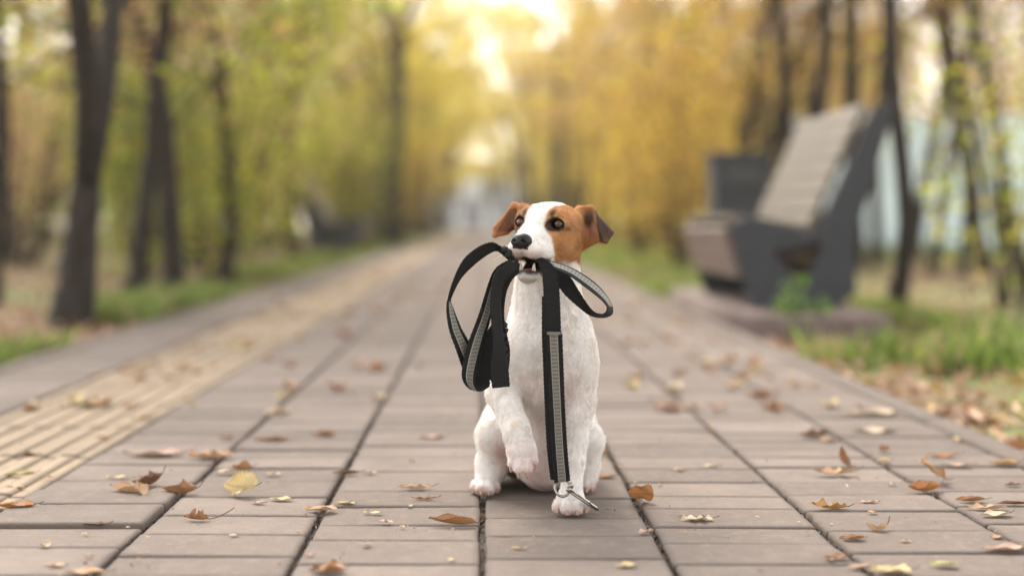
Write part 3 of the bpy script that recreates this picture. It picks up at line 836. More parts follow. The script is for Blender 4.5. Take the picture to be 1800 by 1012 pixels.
def block(acc, x0, x1, y0, y1, z, fine, tone, tilt=(0, 0), bev=0.0045, rough=0.0011, bottom=-0.02):
    """one worn paving block: sides, rounded arris, flat top"""
    nx, ny = (max(3, int((x1 - x0) / 0.012)), max(3, int((y1 - y0) / 0.012))) if fine else (1, 1)
    per = [(x0 + (x1 - x0) * i / nx, y0, 0, -1) for i in range(nx)] + [(x1, y0 + (y1 - y0) * i / ny, 1, 0) for i in range(ny)]
    per += [(x1 - (x1 - x0) * i / nx, y1, 0, 1) for i in range(nx)] + [(x0, y1 - (y1 - y0) * i / ny, -1, 0) for i in range(ny)]
    cx, cy = (x0 + x1) / 2, (y0 + y1) / 2; V, F, E = [], [], []
    n = len(per); jit = rp.rand(n) * rough if fine else np.zeros(n)
    if fine and rp.rand() < 0.35:                      # a chipped corner
        q = rp.randint(n)
        for d_ in range(-1, 2): jit[(q + d_) % n] += 0.004 * rp.rand()
    rings = [(0.0, bottom), (0.0, -bev), (bev * 0.30, -bev * 0.35), (bev * 1.1, 0.0), (bev * 2.6, 0.0)] if fine else [(0.0, bottom), (0.0, -bev), (bev, 0.0)]
    for ri, (ins, dz) in enumerate(rings):
        for k, (x, y, a, b) in enumerate(per):
            i_ = ins + jit[k] * (1 if ri < 4 else 0.4)
            sx = np.clip(x, x0 + i_, x1 - i_); sy = np.clip(y, y0 + i_, y1 - i_)
            zz = z + dz + (sx - cx) * tilt[0] + (sy - cy) * tilt[1] if ri else bottom
            V.append((sx, sy, zz)); E.append(0.0 if (ri == 2 and not fine) else 1.0 if ri < 3 else (0.75 if ri == 3 and fine else 0.0))
    for r_ in range(len(rings) - 1):
        for k in range(n):
            k2 = (k + 1) % n; F.append((r_ * n + k, r_ * n + k2, (r_ + 1) * n + k2, (r_ + 1) * n + k))
    F.append(tuple((len(rings) - 1) * n + k for k in range(n)))
    acc.add(V, F, tone, E)
pv = Acc()
cols = [(-1.16, -0.91)] + [(-0.6 + 0.2 * i, -0.4 + 0.2 * i) for i in range(7)]
for ci, (cx0, cx1) in enumerate(cols):
    y = -2.4 + 0.11 * rp.rand()
    while y < 70:
        L = rp.choice([0.080, 0.096, 0.102, 0.112, 0.125, 0.150], p=[.18, .27, .25, .16, .10, .04])
        if y > 20: L = 0.4
        fine = 1.2 < y < 4.0
        step = 0.0016 if fine else 0.0025
        z = rp.randn() * 0.0007; tl = (rp.randn() * 0.004, rp.randn() * 0.006)
        if ci == 1 and 1.55 < y < 1.80: z = 0.0045
        gx = 0.0025 + 0.0014 * rp.rand()
        block(pv, cx0 + gx, cx1 - gx, y + step * 0.5, y + L - step * 0.5, z, fine, rp.rand() ** 1.2, tl, bev=0.0036)
        y += L
    if QUICK and ci > 20: break
tag(pv.obj('path_paving', M_PAVER), kind='structure')
tc = Acc(); y = -2.4; i = 0
while y < 70:
    L = 0.3 if y < 20 else 1.2; fine = 1.2 < y < 4
    tone = rp.rand()
    block(tc, -0.903, -0.602, y + 0.0015, y + L - 0.0015, -0.001 + rp.randn() * 0.0006, fine, tone)
    for b in range(6):
        bx = -0.893 + b * 0.048
        block(tc, bx, bx + 0.030, y + 0.006, y + L - 0.006, 0.0034, fine, tone, bev=0.0045, rough=0.0006, bottom=-0.004)
    y += L
tag(tc.obj('tactile_paving', M_TACT), kind='structure')
kb = Acc(); y = -2.5
while y < 70:
    block(kb, EDGE_R + 0.002, EDGE_R + 0.056, y + 0.003, y + 0.997, 0.004 + rp.randn() * 0.001, 1 < y < 5, rp.rand() * 0.6, bottom=-0.03, bev=0.007)
    block(kb, EDGE_L - 0.056, EDGE_L - 0.002, y + 0.003, y + 0.997, 0.004 + rp.randn() * 0.001, 1 < y < 5, rp.rand() * 0.6, bottom=-0.03, bev=0.007)
    y += 1.0
tag(kb.obj('kerb', M_PAVER), kind='structure')

# crumbs of soil and leaf in the joints
def scatter_mesh(name, n, fn, mat, size, seed, flat=0.5):
    r = np.random.RandomState(seed); c = fn(r, n); s = size * (0.5 + r.rand(len(c)))
    V = np.empty((len(c), 4, 3)); d1 = r.randn(len(c), 3); d1[:, 2] *= flat; d1 /= np.linalg.norm(d1, axis=1)[:, None]
    d2 = r.randn(len(c), 3); d2[:, 2] *= flat; d2 -= (d1 * d2).sum(1)[:, None] * d1; d2 /= np.linalg.norm(d2, axis=1)[:, None]
    V[:, 0] = c - d1 * s[:, None]; V[:, 1] = c + d2 * s[:, None] * 0.55; V[:, 2] = c + d1 * s[:, None]; V[:, 3] = c - d2 * s[:, None] * 0.55
    V[:, 1] += np.array((0, 0, 0.25)) * s[:, None]; V[:, 3] += np.array((0, 0, 0.2)) * s[:, None]
    m = mesh_from(name, V.reshape(-1, 3), np.arange(len(c) * 4).reshape(-1, 4), False)
    return m, r
def leaf_mat(name, trans=0.5, attr='leaf', rough=0.6, vein=False):
    t = NT(name); a = t.attr(attr); n = t.noise(60, 3, 0.6, t.coord())
    c = t.mix(t.math('MULTIPLY', n, 0.6), a, (0.45, 0.38, 0.30), 'MULTIPLY')
    d = t.node('ShaderNodeBsdfDiffuse'); tr = t.node('ShaderNodeBsdfTranslucent'); g = t.node('ShaderNodeBsdfGlossy')
    g.inputs['Roughness'].default_value = 0.5; g.inputs[0].default_value = (1, 1, 1, 1)
    ms = t.node('ShaderNodeMixShader'); ms.inputs[0].default_value = trans
    t.link(c, d.inputs[0]); t.link(c, tr.inputs[0]); t.link(d.outputs[0], ms.inputs[1]); t.link(tr.outputs[0], ms.inputs[2])
    m2 = t.node('ShaderNodeMixShader'); m2.inputs[0].default_value = 0.03
    t.link(ms.outputs[0], m2.inputs[1]); t.link(g.outputs[0], m2.inputs[2]); t.link(m2.outputs[0], t.out.inputs['Surface'])
    return t.m
M_LEAF = leaf_mat('tree_leaf', 0.58)
M_DRY = leaf_mat('dry_leaf', 0.12)
def pal(r, n, colours, wts, jit=0.18):
    c = np.array(colours)[r.choice(len(colours), n, p=np.array(wts) / sum(wts))]
    return np.clip(c * (1 + jit * r.randn(n, 1)), 0.003, 0.95)
DRY = [(0.50, 0.31, 0.18), (0.34, 0.16, 0.065), (0.16, 0.075, 0.035), (0.60, 0.44, 0.28), (0.62, 0.46, 0.12), (0.40, 0.14, 0.035)]

def joints(r, n):
    k = r.choice([-0.9, -0.6, -0.4, -0.2, 0, 0.2, 0.4, 0.6, 0.8], n)
    return np.stack([k + 0.0025 * r.randn(n), 1.2 + 5 * r.rand(n) ** 1.4, -0.0075 + 0.0025 * r.rand(n)], 1)
m, r = scatter_mesh('joint_debris', 5200, joints, None, 0.0030, 3, 0.8)
set_attr(m, 'leaf', np.repeat(pal(r, 5200, [(0.06, 0.045, 0.035), (0.16, 0.12, 0.09), (0.30, 0.17, 0.09)], [5, 4, 1]), 4, 0))
tag(link('joint_debris', m, M_DRY), 'dark crumbs of soil and leaf lodged in the paving joints', 'debris', kind='stuff')
def crumbs(r, n):
    return np.stack([-1.1 + 1.9 * r.rand(n), 1.2 + 6 * r.rand(n) ** 1.5, 0.002 + 0 * r.rand(n)], 1)
m, r = scatter_mesh('leaf_crumbs', 750, crumbs, None, 0.0026, 8, 0.35)
set_attr(m, 'leaf', np.repeat(pal(r, 750, [(0.10, 0.065, 0.045), (0.45, 0.27, 0.15), (0.55, 0.42, 0.28)], [4, 3, 2]), 4, 0))
tag(link('leaf_crumbs', m, M_DRY), 'tiny crumbs of broken leaf sprinkled over the paving', 'debris', kind='stuff')

# leaf litter and grass beside the path
def litter(r, n):
    y = 1.0 + 30 * r.rand(n) ** 1.7; side = r.rand(n) < 0.5
    x = np.where(side, EDGE_L - 0.06 - 5 * r.rand(n) ** 1.5, EDGE_R + 0.06 + 6 * r.rand(n) ** 1.5)
    return np.stack([x, y, -0.026 + 0.020 * r.rand(n)], 1)
NL = 48000
m, r = scatter_mesh('leaf_litter', NL, litter, None, 0.019, 21, 0.45)
set_attr(m, 'leaf', np.repeat(pal(r, NL, [(0.46, 0.30, 0.19), (0.38, 0.20, 0.10), (0.22, 0.12, 0.07), (0.52, 0.36, 0.25), (0.50, 0.36, 0.13)], [4, 3, 3, 4, 1]), 4, 0))
tag(link('leaf_litter', m, M_DRY), 'brown and orange fallen leaves covering the ground beside the path', 'leaf litter', kind='stuff')
def grass(name, n, fn, h, label, seed):
    r = np.random.RandomState(seed); c = fn(r, n); n = len(c)
    hh = h * (0.5 + 0.8 * r.rand(n)) * (1.1 + 0.5 * wob(c, 3.0, seed)); an = r.rand(n) * 6.28; wd = 0.0025 + 0.003 * r.rand(n) + c[:, 1] * 0.0004
    s = np.stack([np.cos(an), np.sin(an), 0 * an], 1) * wd[:, None]
    ln = np.stack([r.randn(n), r.randn(n), 0 * an], 1) * 0.35 * hh[:, None]
    V = np.stack([c - s, c + s, c + s * 0.7 + ln * 0.4 + np.stack([0 * hh, 0 * hh, hh * 0.6], 1), c + ln + np.stack([0 * hh, 0 * hh, hh], 1)], 1)
    m = mesh_from(name, V.reshape(-1, 3), np.arange(n * 4).reshape(-1, 4), False)
    set_attr(m, 'leaf', np.repeat(pal(r, n, [(0.20, 0.29, 0.05), (0.13, 0.20, 0.04), (0.30, 0.35, 0.08), (0.42, 0.34, 0.16)], [5, 4, 3, 2.5]), 4, 0))
    return tag(link(name, m, M_LEAF), label, 'grass', kind='stuff')
def gl(r, n):
    y = 3.2 + 40 * r.rand(n) ** 1.6; p = np.stack([EDGE_L - 0.07 - (0.20 + 0.02 * y) * r.rand(n) ** 1.2 * 1.5, y, np.full(n, -0.03)], 1)
    return p[wob(p, 2.2, 31) > -0.35]
def gr(r, n):
    y = 2.0 + 40 * r.rand(n) ** 1.5; p = np.stack([EDGE_R + 0.07 + (0.35 + 0.035 * y) * r.rand(n) ** 1.1 * 1.7, y, np.full(n, -0.03)], 1)
    p = p[~((p[:, 1] > 3.75) & (p[:, 1] < 6.4) & (p[:, 0] < 1.5))]
    return p[wob(p, 2.6, 32) > np.where(p[:, 1] < 4, -0.25, -0.5)]
grass('grass', 44000, gl, 0.070, 'bright green grass verge along the left edge of the path', 41)
grass('grass', 44000, gr, 0.070, 'patchy green grass verge along the right edge of the path', 42)
def gm_(r, n):
    y = 14 + 22 * r.rand(n); p = np.stack([2.6 + 9 * r.rand(n), y, np.full(n, -0.03)], 1); return p
grass('grass', 22000, gm_, 0.12, 'sunlit green lawn in front of the pale blue wall', 43)

# ------------------------------------------------------------------ fallen leaves on the paving, one by one
def make_leaf(L, W, seed, kind='ovate', bend=0.3, fold=0.3, twist=0.2, curl=0.0, stem=0.22, col=(0.5, 0.3, 0.2), col2=None):
    """a dry leaf as a curled sheet about its own base; returns mesh"""
    r = np.random.RandomState(seed); nu, nv = 22, 11
    V, C = [], []
    for i in range(nu):
        u = i / (nu - 1)
        if kind == 'ovate': hw = math.sin(math.pi * u ** 0.75) ** 0.85
        elif kind == 'broad': hw = math.sin(math.pi * u ** 0.62) ** 0.6
        elif kind == 'lobed': hw = (math.sin(math.pi * u ** 0.8) ** 0.6) * (0.72 + 0.34 * math.cos(u * 19))
        else: hw = (math.sin(math.pi * u) ** 0.35) * (0.75 + 0.25 * math.sin(u * 9 + seed))
        hw = hw * W / 2 * (1 + 0.07 * math.cos(u * 60)) + 0.0002
        for j in range(nv):
            v = j / (nv - 1) * 2 - 1
            x = v * hw; z = abs(v) ** 1.3 * hw * fold * 1.6 + 0.10 * W * math.sin(u * 7 + seed) * v + 0.06 * W * math.sin(u * 13 + v * 5 + seed * 2) * abs(v)
            # curl the side edges over
            if curl:
                a = v * hw / (W * 0.5) * curl; x = math.sin(a) * W * 0.5 / curl * 1.0; z += (1 - math.cos(a)) * W * 0.5 / curl
            b = (u - 0.5) * bend * 2.2; rad = L / (bend * 2.2) if bend else 1e9
            if bend: yy = math.sin(b) * rad; zz = (1 - math.cos(b)) * rad
            else: yy = (u - 0.5) * L; zz = 0
            y = yy - math.sin(b) * z; z2 = zz + math.cos(b) * z
            tw = twist * (u - 0.5) * 2; x, z2 = x * math.cos(tw) - z2 * math.sin(tw), x * math.sin(tw) + z2 * math.cos(tw)
            V.append((x, y, z2))
            vein = 1.0 if abs(v) > 0.09 else 0.72
            vein *= 0.90 + 0.10 * math.cos((u * 9 - abs(v) * 3.2) * 2 * math.pi * 0.9)
            k = 0.5 + 0.5 * math.sin(u * 5 + v * 3 + seed) ; c2 = col2 or tuple(x_ * 0.72 for x_ in col)
            e = 0.75 if abs(v) > 0.9 else 1.0
            C.append([(a_ * k + b_ * (1 - k)) * vein * e for a_, b_ in zip(col, c2)])
    F = [(i * nv + j, i * nv + j + 1, (i + 1) * nv + j + 1, (i + 1) * nv + j) for i in range(nu - 1) for j in range(nv - 1)]
    if stem:
        a = np.array(V[nv // 2]); b = np.array(V[nv + nv // 2]); d = a - b; d /= np.linalg.norm(d)
        side = np.array((r.randn() * 0.3, 0, r.rand() * 0.4))
        v2, f2 = tube([a + d * L * stem * t + side * L * stem * t * t for t in np.linspace(0, 1, 6)], 0.0006, 5)
        o = len(V); V += [tuple(x) for x in v2]; F += [tuple(i + o for i in q) for q in f2]; C += [[0.14, 0.07, 0.04]] * len(v2)
    return np.array(V), F, C
def place_leaf(px, py, L, W, rot, colour, kind='ovate', label=None, group=None, tilt=(0, 0), name='fallen_leaf', **kw):
    pos = G(px, py, 0.002); seed = kw.pop('seed', int(px * 7 + py * 3) % 997)
    V, F, C = make_leaf(L, W, seed, kind, col=colour, **kw)
    R = np.array(Matrix.Rotation(math.radians(rot), 3, 'Z') @ Matrix.Rotation(math.radians(tilt[0]), 3, 'X') @ Matrix.Rotation(math.radians(tilt[1]), 3, 'Y'))
    V = V @ R.T
    if tilt == (0, 0): V[:, 2] *= 0.62
    V[:, 2] -= V[:, 2].min() - 0.0006; V[:, 2] = np.maximum(V[:, 2], 0.0006)
    m = mesh_from(name, V, F); set_attr(m, 'leaf', np.clip(C, 0.003, 0.9))
    o = link(name, m, M_DRY, loc=(pos[0], pos[1], 0.0012))
    return tag(o, label, 'leaf', group)
TAN, PALE, BRN, DRK, YEL, ORG, PNK = (0.72, 0.47, 0.28), (0.80, 0.64, 0.46), (0.44, 0.22, 0.10), (0.22, 0.10, 0.05), (0.82, 0.64, 0.32), (0.56, 0.25, 0.085), (0.68, 0.47, 0.36)
GL = 'fallen leaves on the paving'
NEAR = [
 (225, 866, .062, .030, 80, TAN, 'ovate', dict(bend=.5, fold=.5, tilt=(8, 0)), 'tan leaf with rolled rim, leftmost of the curled pair on the lower left paving'),
 (262, 852, .055, .034, 100, DRK, 'ovate', dict(bend=.9, fold=.6, tilt=(-12, 0)), 'dark brown arched leaf behind the tan rolled leaf at lower left'),
 (316, 866, .066, .034, 84, BRN, 'broad', dict(bend=.9, fold=.7, curl=1.2), 'reddish brown cupped leaf on the joint at lower left'),
 (246, 870, .034, .020, 30, TAN, 'ovate', dict(bend=.4, fold=.6, tilt=(35, 0)), 'small tan leaf standing under the dark arched leaf'),
 (285, 871, .022, .014, 70, PNK, 'frag', dict(bend=.2, fold=.2, stem=0), 'pinkish leaf flake in front of the cupped reddish leaf'),
 (425, 868, .058, .044, 65, YEL, 'broad', dict(bend=.4, fold=.35, tilt=(0, -48)), 'pale yellow leaf standing up on edge left of the dog'),
 (493, 877, .036, .018, 78, YEL, 'ovate', dict(bend=.3, fold=.3), 'small cream leaf with long stem beside the standing yellow leaf'),
 (453, 883, .024, .016, 60, PNK, 'lobed', dict(bend=.4, fold=.4), 'crumpled pinkish leaf scrap below the standing yellow leaf'),
 (345, 912, .036, .018, 85, BRN, 'lobed', dict(bend=.2, fold=.9, stem=0.9, tilt=(4, 0)), 'shrivelled brown leaf with long upright stalk at lower left'),
 (165, 922, .030, .010, 85, DRK, 'frag', dict(bend=.3, fold=.6, stem=.4), 'dark twiggy leaf remnant on the raised paver at lower left'),
 (150, 937, .012, .006, 70, TAN, 'frag', dict(bend=.2, fold=.3, stem=0), 'tiny tan flake at the foot of the raised paver'),
 (96, 993, .026, .012, 85, TAN, 'ovate', dict(bend=.3, fold=.4), 'small tan leaf near the bottom left corner'),
 (150, 1006, .050, .022, 88, TAN, 'ovate', dict(bend=.2, fold=.4), 'long orange tan leaf cut by the bottom edge at left'),
 (22, 892, .070, .030, 80, ORG, 'ovate', dict(bend=.5, fold=.5), 'orange brown leaf lying across the tactile strip edge at far left'),
 (60, 889, .026, .014, 70, YEL, 'ovate', dict(bend=.3, fold=.3), 'little yellow leaf beside the orange leaf at far left'),
 (412, 940, .016, .009, 80, PNK, 'frag', dict(bend=.2, fold=.2, stem=0), 'small pink tan flake alone on a paver left of centre'),
 (530, 935, .016, .006, 85, BRN, 'frag', dict(bend=.2, fold=.3, stem=0), 'narrow brown flake beside the long joint left of centre'),
 (565, 896, .046, .028, 95, TAN, 'ovate', dict(bend=.35, fold=.4, stem=.5), 'tan pointed leaf straddling the long joint left of the dog'),
 (607, 884, .030, .012, 75, YEL, 'ovate', dict(bend=.3, fold=.4, stem=.1), 'slim pale leaf above the joint left of the dog'),
 (656, 900, .030, .010, 80, YEL, 'frag', dict(bend=.15, fold=.2, stem=0), 'thin cream leaf sliver between the joint and the hind paw'),
 (676, 917, .024, .017, 80, PNK, 'lobed', dict(bend=.3, fold=.3, stem=0), 'dull pink ragged leaf scrap left of the dog'),
 (707, 925, .012, .007, 40, TAN, 'frag', dict(bend=.3, fold=.4, stem=0), 'tiny curled flake beside the ragged pink scrap'),
 (720, 889, .012, .010, 0, PALE, 'frag', dict(bend=.6, fold=.6, stem=0), 'round pale chip left of the hind paw'),
 (745, 877, .040, .010, 85, BRN, 'lobed', dict(bend=.5, fold=.8, stem=.2), 'thin brown curled leaf left of the hind paw'),
 (795, 920, .066, .017, 86, BRN, 'ovate', dict(bend=.25, fold=.8, tilt=(5, 0)), 'long mottled brown rolled leaf in front of the hind paw'),
 (730, 858, .052, .020, 92, TAN, 'lobed', dict(bend=.4, fold=.7), 'shrivelled tan and brown leaf left of the dog by the second joint'),
 (608, 832, .044, .016, 92, DRK, 'ovate', dict(bend=.3, fold=.7), 'dark rolled leaf lying across the joint left of the dog'),
 (650, 831, .024, .018, 80, PNK, 'lobed', dict(bend=.5, fold=.4, stem=0), 'pinkish scrap at the tip of the dark rolled leaf'),
 (575, 1003, .044, .034, 75, BRN, 'broad', dict(bend=.5, fold=.5), 'brown leaf cut by the bottom edge left of centre'),
 (548, 997, .014, .008, 20, PNK, 'frag', dict(bend=.2, fold=.2, stem=0), 'orange flake in the long joint near the bottom edge'),
 (794, 983, .012, .008, 80, YEL, 'frag', dict(bend=.2, fold=.2, stem=0), 'yellowish crumb below the rolled leaf near the bottom edge'),
 (912, 962, .020, .008, 85, TAN, 'frag', dict(bend=.3, fold=.3, stem=0), 'narrow tan flake alone in front of the dog'),
 (1100, 993, .030, .016, 110, YEL, 'ovate', dict(bend=.3, fold=.3, stem=0), 'small creamy leaf near the bottom edge right of the dog'),
 (1136, 935, .026, .018, 115, PNK, 'frag', dict(bend=.4, fold=.5, stem=.3), 'crumpled beige leaf lying in the joint right of the front paw'),
 (1126, 882, .038, .030, 80, ORG, 'broad', dict(bend=.15, fold=.15, tilt=(0, 62), stem=0), 'rust brown leaf standing upright in the joint right of the dog'),
 (1064, 838, .040, .018, 92, ORG, 'ovate', dict(bend=.4, fold=.3), 'orange tan leaf just behind the hind paw on the right'),
 (1060, 797, .018, .018, 92, ORG, 'broad', dict(bend=.6, fold=.6, tilt=(0, 40)), 'rusty curled leaf peeping out behind the right thigh'),
 (1225, 913, .044, .034, 90, PALE, 'lobed', dict(bend=.25, fold=.25), 'pale lobed leaf lying flat right of the dog'),
 (1457, 893, .054, .024, 90, (0.55, 0.30, 0.10), 'lobed', dict(bend=.35, fold=.5, tilt=(6, 0)), 'golden brown wavy leaf on the right paving'),
 (1525, 882, .032, .014, 92, PNK, 'lobed', dict(bend=.2, fold=.3, stem=.1), 'flat pinkish leaf right of the golden wavy leaf'),
 (1540, 932, .040, .016, 60, TAN, 'ovate', dict(bend=1.3, fold=.5, tilt=(0, 20)), 'sickle shaped tan leaf curled on end at lower right'),
 (1498, 947, .036, .018, 92, BRN, 'ovate', dict(bend=.4, fold=.6, stem=.1), 'small brown hooded leaf by the joint at lower right'),
 (1592, 951, .014, .009, 80, TAN, 'frag', dict(bend=.3, fold=.4, stem=0), 'tiny tan chip right of the hooded leaf'),
 (1470, 980, .038, .014, 92, BRN, 'ovate', dict(bend=.3, fold=.5, stem=0), 'low brown leaf touching the joint near the bottom right'),
 (1512, 996, .034, .016, 100, PNK, 'ovate', dict(bend=.3, fold=.4, stem=0), 'beige leaf edge in the joint near the bottom right'),
 (1567, 1003, .046, .034, 80, YEL, 'broad', dict(bend=.3, fold=.25), 'broad creamy yellow leaf cut by the bottom edge at right'),
 (1658, 992, .036, .020, 85, (0.62, 0.56, 0.26), 'ovate', dict(bend=.25, fold=.4, stem=0), 'small greenish yellow leaf near the bottom right corner'),
 (1765, 965, .058, .026, 92, PNK, 'ovate', dict(bend=.3, fold=.4), 'long dusty pink leaf at the right edge near the bottom'),
 (1625, 862, .066, .040, 95, ORG, 'broad', dict(bend=.9, fold=.5, curl=1.0), 'rust orange boat shaped leaf on the joint at right'),
 (1637, 846, .050, .044, 80, TAN, 'broad', dict(bend=.4, fold=.3, tilt=(40, 0)), 'tan leaf propped up behind the rust orange boat shaped leaf'),
 (1706, 880, .046, .020, 90, BRN, 'ovate', dict(bend=.4, fold=.7), 'brown tented leaf right of the boat shaped leaf'),
 (1732, 893, .062, .022, 85, TAN, 'lobed', dict(bend=.3, fold=.5), 'ragged tan leaf in the pair at the right edge'),
 (1750, 905, .048, .024, 100, PALE, 'ovate', dict(bend=.4, fold=.4), 'pale lower leaf of the ragged pair at the right edge'),
 (1780, 885, .045, .010, 85, DRK, 'ovate', dict(bend=.1, fold=.8, stem=0), 'thin dark twig like leaf at the right edge'),
 (1468, 832, .072, .036, 88, TAN, 'lobed', dict(bend=.5, fold=.5), 'tan leaf lying under the upright curled brown leaf at right'),
 (1479, 818, .046, .024, 20, BRN, 'ovate', dict(bend=1.2, fold=.4, tilt=(62, 10)), 'brown leaf curling upright on the right paving'),
 (1648, 779, .00, 0, 0, TAN, '', None, ''),
 (1192, 826, .024, .012, 60, TAN, 'ovate', dict(bend=.3, fold=.4), 'small tan leaf standing alone right of the dog'),
 (1248, 818, .030, .012, 90, PALE, 'ovate', dict(bend=.2, fold=.3), 'small pale flat leaf right of the lone tan leaf'),
 (1566, 850, .014, .012, 90, PNK, 'frag', dict(bend=.4, fold=.4, stem=0), 'pinkish crumpled bit left of the boat shaped leaf'),
 (1780, 852, .026, .012, 90, DRK, 'ovate', dict(bend=.3, fold=.5), 'small dark leaf above the ragged pair at the right edge'),
 (1553, 812, .030, .020, 85, YEL, 'ovate', dict(bend=.7, fold=.6), 'curled ochre leaf by the joint right of the upright brown leaf'),
 (1430, 766, .060, .036, 92, DRK, 'broad', dict(bend=.5, fold=.6), 'dark brown leaf on the right paving before the joint'),
 (1455, 774, .036, .020, 85, TAN, 'ovate', dict(bend=.3, fold=.4), 'orange tan leaf tucked under the dark brown leaf'),
 (1554, 793, .020, .020, 85, BRN, 'frag', dict(bend=.5, fold=.5, tilt=(0, 45), stem=0), 'little brown upright scrap on the right paving'),
 (1655, 801, .060, .018, 92, ORG, 'ovate', dict(bend=.4, fold=.3), 'slim orange leaf right of the little upright scrap'),
 (1680, 818, .054, .018, 88, PNK, 'ovate', dict(bend=.3, fold=.4), 'long beige leaf below the slim orange leaf'),
 (1765, 815, .056, .024, 92, (0.62, 0.38, 0.14), 'ovate', dict(bend=.4, fold=.5), 'honey coloured leaf by the kerb at the right edge'),
 (1683, 773, .030, .026, 92, YEL, 'frag', dict(bend=.5, fold=.5, stem=0), 'pale yellow leaf on the kerb joint at right'),
 (1530, 728, .120, .050, 92, PALE, 'broad', dict(bend=.3, fold=.3), 'large pale leaf lying flat beside the kerb'),
 (1535, 757, .090, .040, 88, PALE, 'ovate', dict(bend=.2, fold=.2), 'faint cream leaf below the large pale leaf'),
 (1170, 718, .070, .050, 92, TAN, 'broad', dict(bend=.6, fold=.6), 'two toned tan leaf at the joint right behind the dog'),
 (425, 826, .038, .020, 90, BRN, 'broad', dict(bend=.7, fold=.7, tilt=(0, 40)), 'brown curled leaf in the row of scraps left of the dog'),
 (480, 833, .026, .014, 90, PNK, 'frag', dict(bend=.3, fold=.3, stem=0), 'pinkish scrap right of the small brown curled leaf'),
 (396, 829, .040, .018, 90, PALE, 'ovate', dict(bend=.4, fold=.4), 'cream rolled leaf at the joint left of the small brown leaf'),
 (270, 800, .110, .040, 88, PNK, 'ovate', dict(bend=.4, fold=.4), 'long pale pink leaf on the left paving'),
 (370, 805, .085, .050, 92, TAN, 'lobed', dict(bend=.6, fold=.6), 'ragged beige leaf at the joint on the left paving'),
 (208, 838, .042, .014, 90, YEL, 'frag', dict(bend=.2, fold=.3, stem=0), 'flat cream leaf behind the curled group at lower left'),
 (478, 773, .068, .020, 90, BRN, 'ovate', dict(bend=.2, fold=.6), 'dark flat leaf across the joint on the left paving'),
 (568, 764, .050, .026, 90, BRN, 'broad', dict(bend=.5, fold=.6), 'small dark brown leaf alone left of the dog'),
 (399, 769, .034, .018, 90, BRN, 'ovate', dict(bend=.4, fold=.4), 'faint reddish leaf on the left paving'),
 (488, 727, .060, .044, 90, PALE, 'broad', dict(bend=.5, fold=.5), 'whitish leaf on the joint on the left paving'),
 (757, 769, .055, .022, 90, PNK, 'ovate', dict(bend=.3, fold=.4), 'dull pink leaf left behind the dog'),
 (868, 765, .020, .030, 30, YEL, 'ovate', dict(bend=.3, fold=.4, tilt=(50, 0)), 'yellow leaf bit behind the raised paw'),
 (45, 802, .040, .020, 90, DRK, 'broad', dict(bend=.5, fold=.6), 'dark brown leaf on the yellow tactile strip at left'),
 (35, 834, .050, .020, 95, (0.62, 0.55, 0.2), 'ovate', dict(bend=.4, fold=.5), 'yellow green leaf with dark tip on the tactile strip'),
 (27, 857, .030, .016, 80, TAN, 'frag', dict(bend=.4, fold=.4), 'small tan leaf on the tactile strip below the yellow green leaf'),
 (155, 713, .085, .040, 92, (0.42, 0.38, 0.12), 'broad', dict(bend=.4, fold=.5), 'olive leaf farther up the tactile strip'),
 (180, 770, .028, .022, 92, ORG, 'broad', dict(bend=.4, fold=.4), 'small orange leaf in the middle of the tactile strip'),
 (248, 734, .050, .024, 92, TAN, 'ovate', dict(bend=.3, fold=.4), 'tan leaf near the right edge of the tactile strip'),
]
for (px, py, L, W, rot, c, kd, kw, lab) in NEAR:
    if not L: continue
    place_leaf(px, py, L * 0.88, W * 0.85, rot, c, kd, lab, GL, **kw)
# blurred ones farther along: copies of a few shapes
r = random.Random(77); protos = []
for i in range(8):
    V, F, C = make_leaf(0.05, 0.034, 300 + i, ['ovate', 'broad', 'lobed', 'ovate'][i % 4], bend=.3 + .1 * (i % 4), fold=.5, stem=.3, col=[TAN, ORG, BRN, PALE, YEL, TAN, PNK, TAN][i])
    V[:, 2] -= V[:, 2].min(); m = mesh_from('fallen_leaf', V, F); m.materials.append(M_DRY); set_attr(m, 'leaf', np.clip(C, 0.003, 0.9)); protos.append(m)
for i in range(300):
    yy = 2.6 + 10 * r.random() ** 1.5
    xx = r.choice([-1, 1]) * (r.random() ** 0.8); xx = xx * 0.85 - 0.1 if r.random() < 0.62 else (r.choice([0.45, 0.45, -0.95]) + 0.3 * r.random())
    if xx < -1.12: xx += 0.5
    if abs(xx) < 0.12 and yy < 3: continue
    o = bpy.data.objects.new('fallen_leaf', r.choice(protos)); COL.objects.link(o)
    s = 0.5 + 0.8 * r.random() ** 1.4; o.scale = (s, s, s); o.location = (xx, yy, 0.003); o.rotation_euler = (0, 0, r.random() * 6.28)
    tag(o, 'blurred dry leaf lying on the path farther back, behind the dog', 'leaf', 'dry leaves scattered farther back along the path')

for i in range(95):
    yy = 1.32 + 1.9 * r.random(); xx = r.choice([-1, 1]) * r.random() * (0.25 + 0.35 * yy)
    if r.random() < 0.45: xx = r.choice([-0.6, -0.4, -0.2, 0.2, 0.4, 0.6]) + 0.012 * r.gauss(0, 1)
    if -0.06 < xx < 0.2 and yy > 1.62 or xx > 0.78: continue
    o = bpy.data.objects.new('leaf_flake', r.choice(protos)); COL.objects.link(o)
    s = 0.12 + 0.26 * r.random() ** 2; o.scale = (s * (0.6 + 0.6 * r.random()), s, s * 0.7); o.location = (xx, yy, 0.002); o.rotation_euler = (0, 0, r.random() * 6.28)
    tag(o, 'tiny broken leaf flake lying on the nearest pavers or in their joints', 'leaf', 'tiny leaf flakes on the nearest pavers')
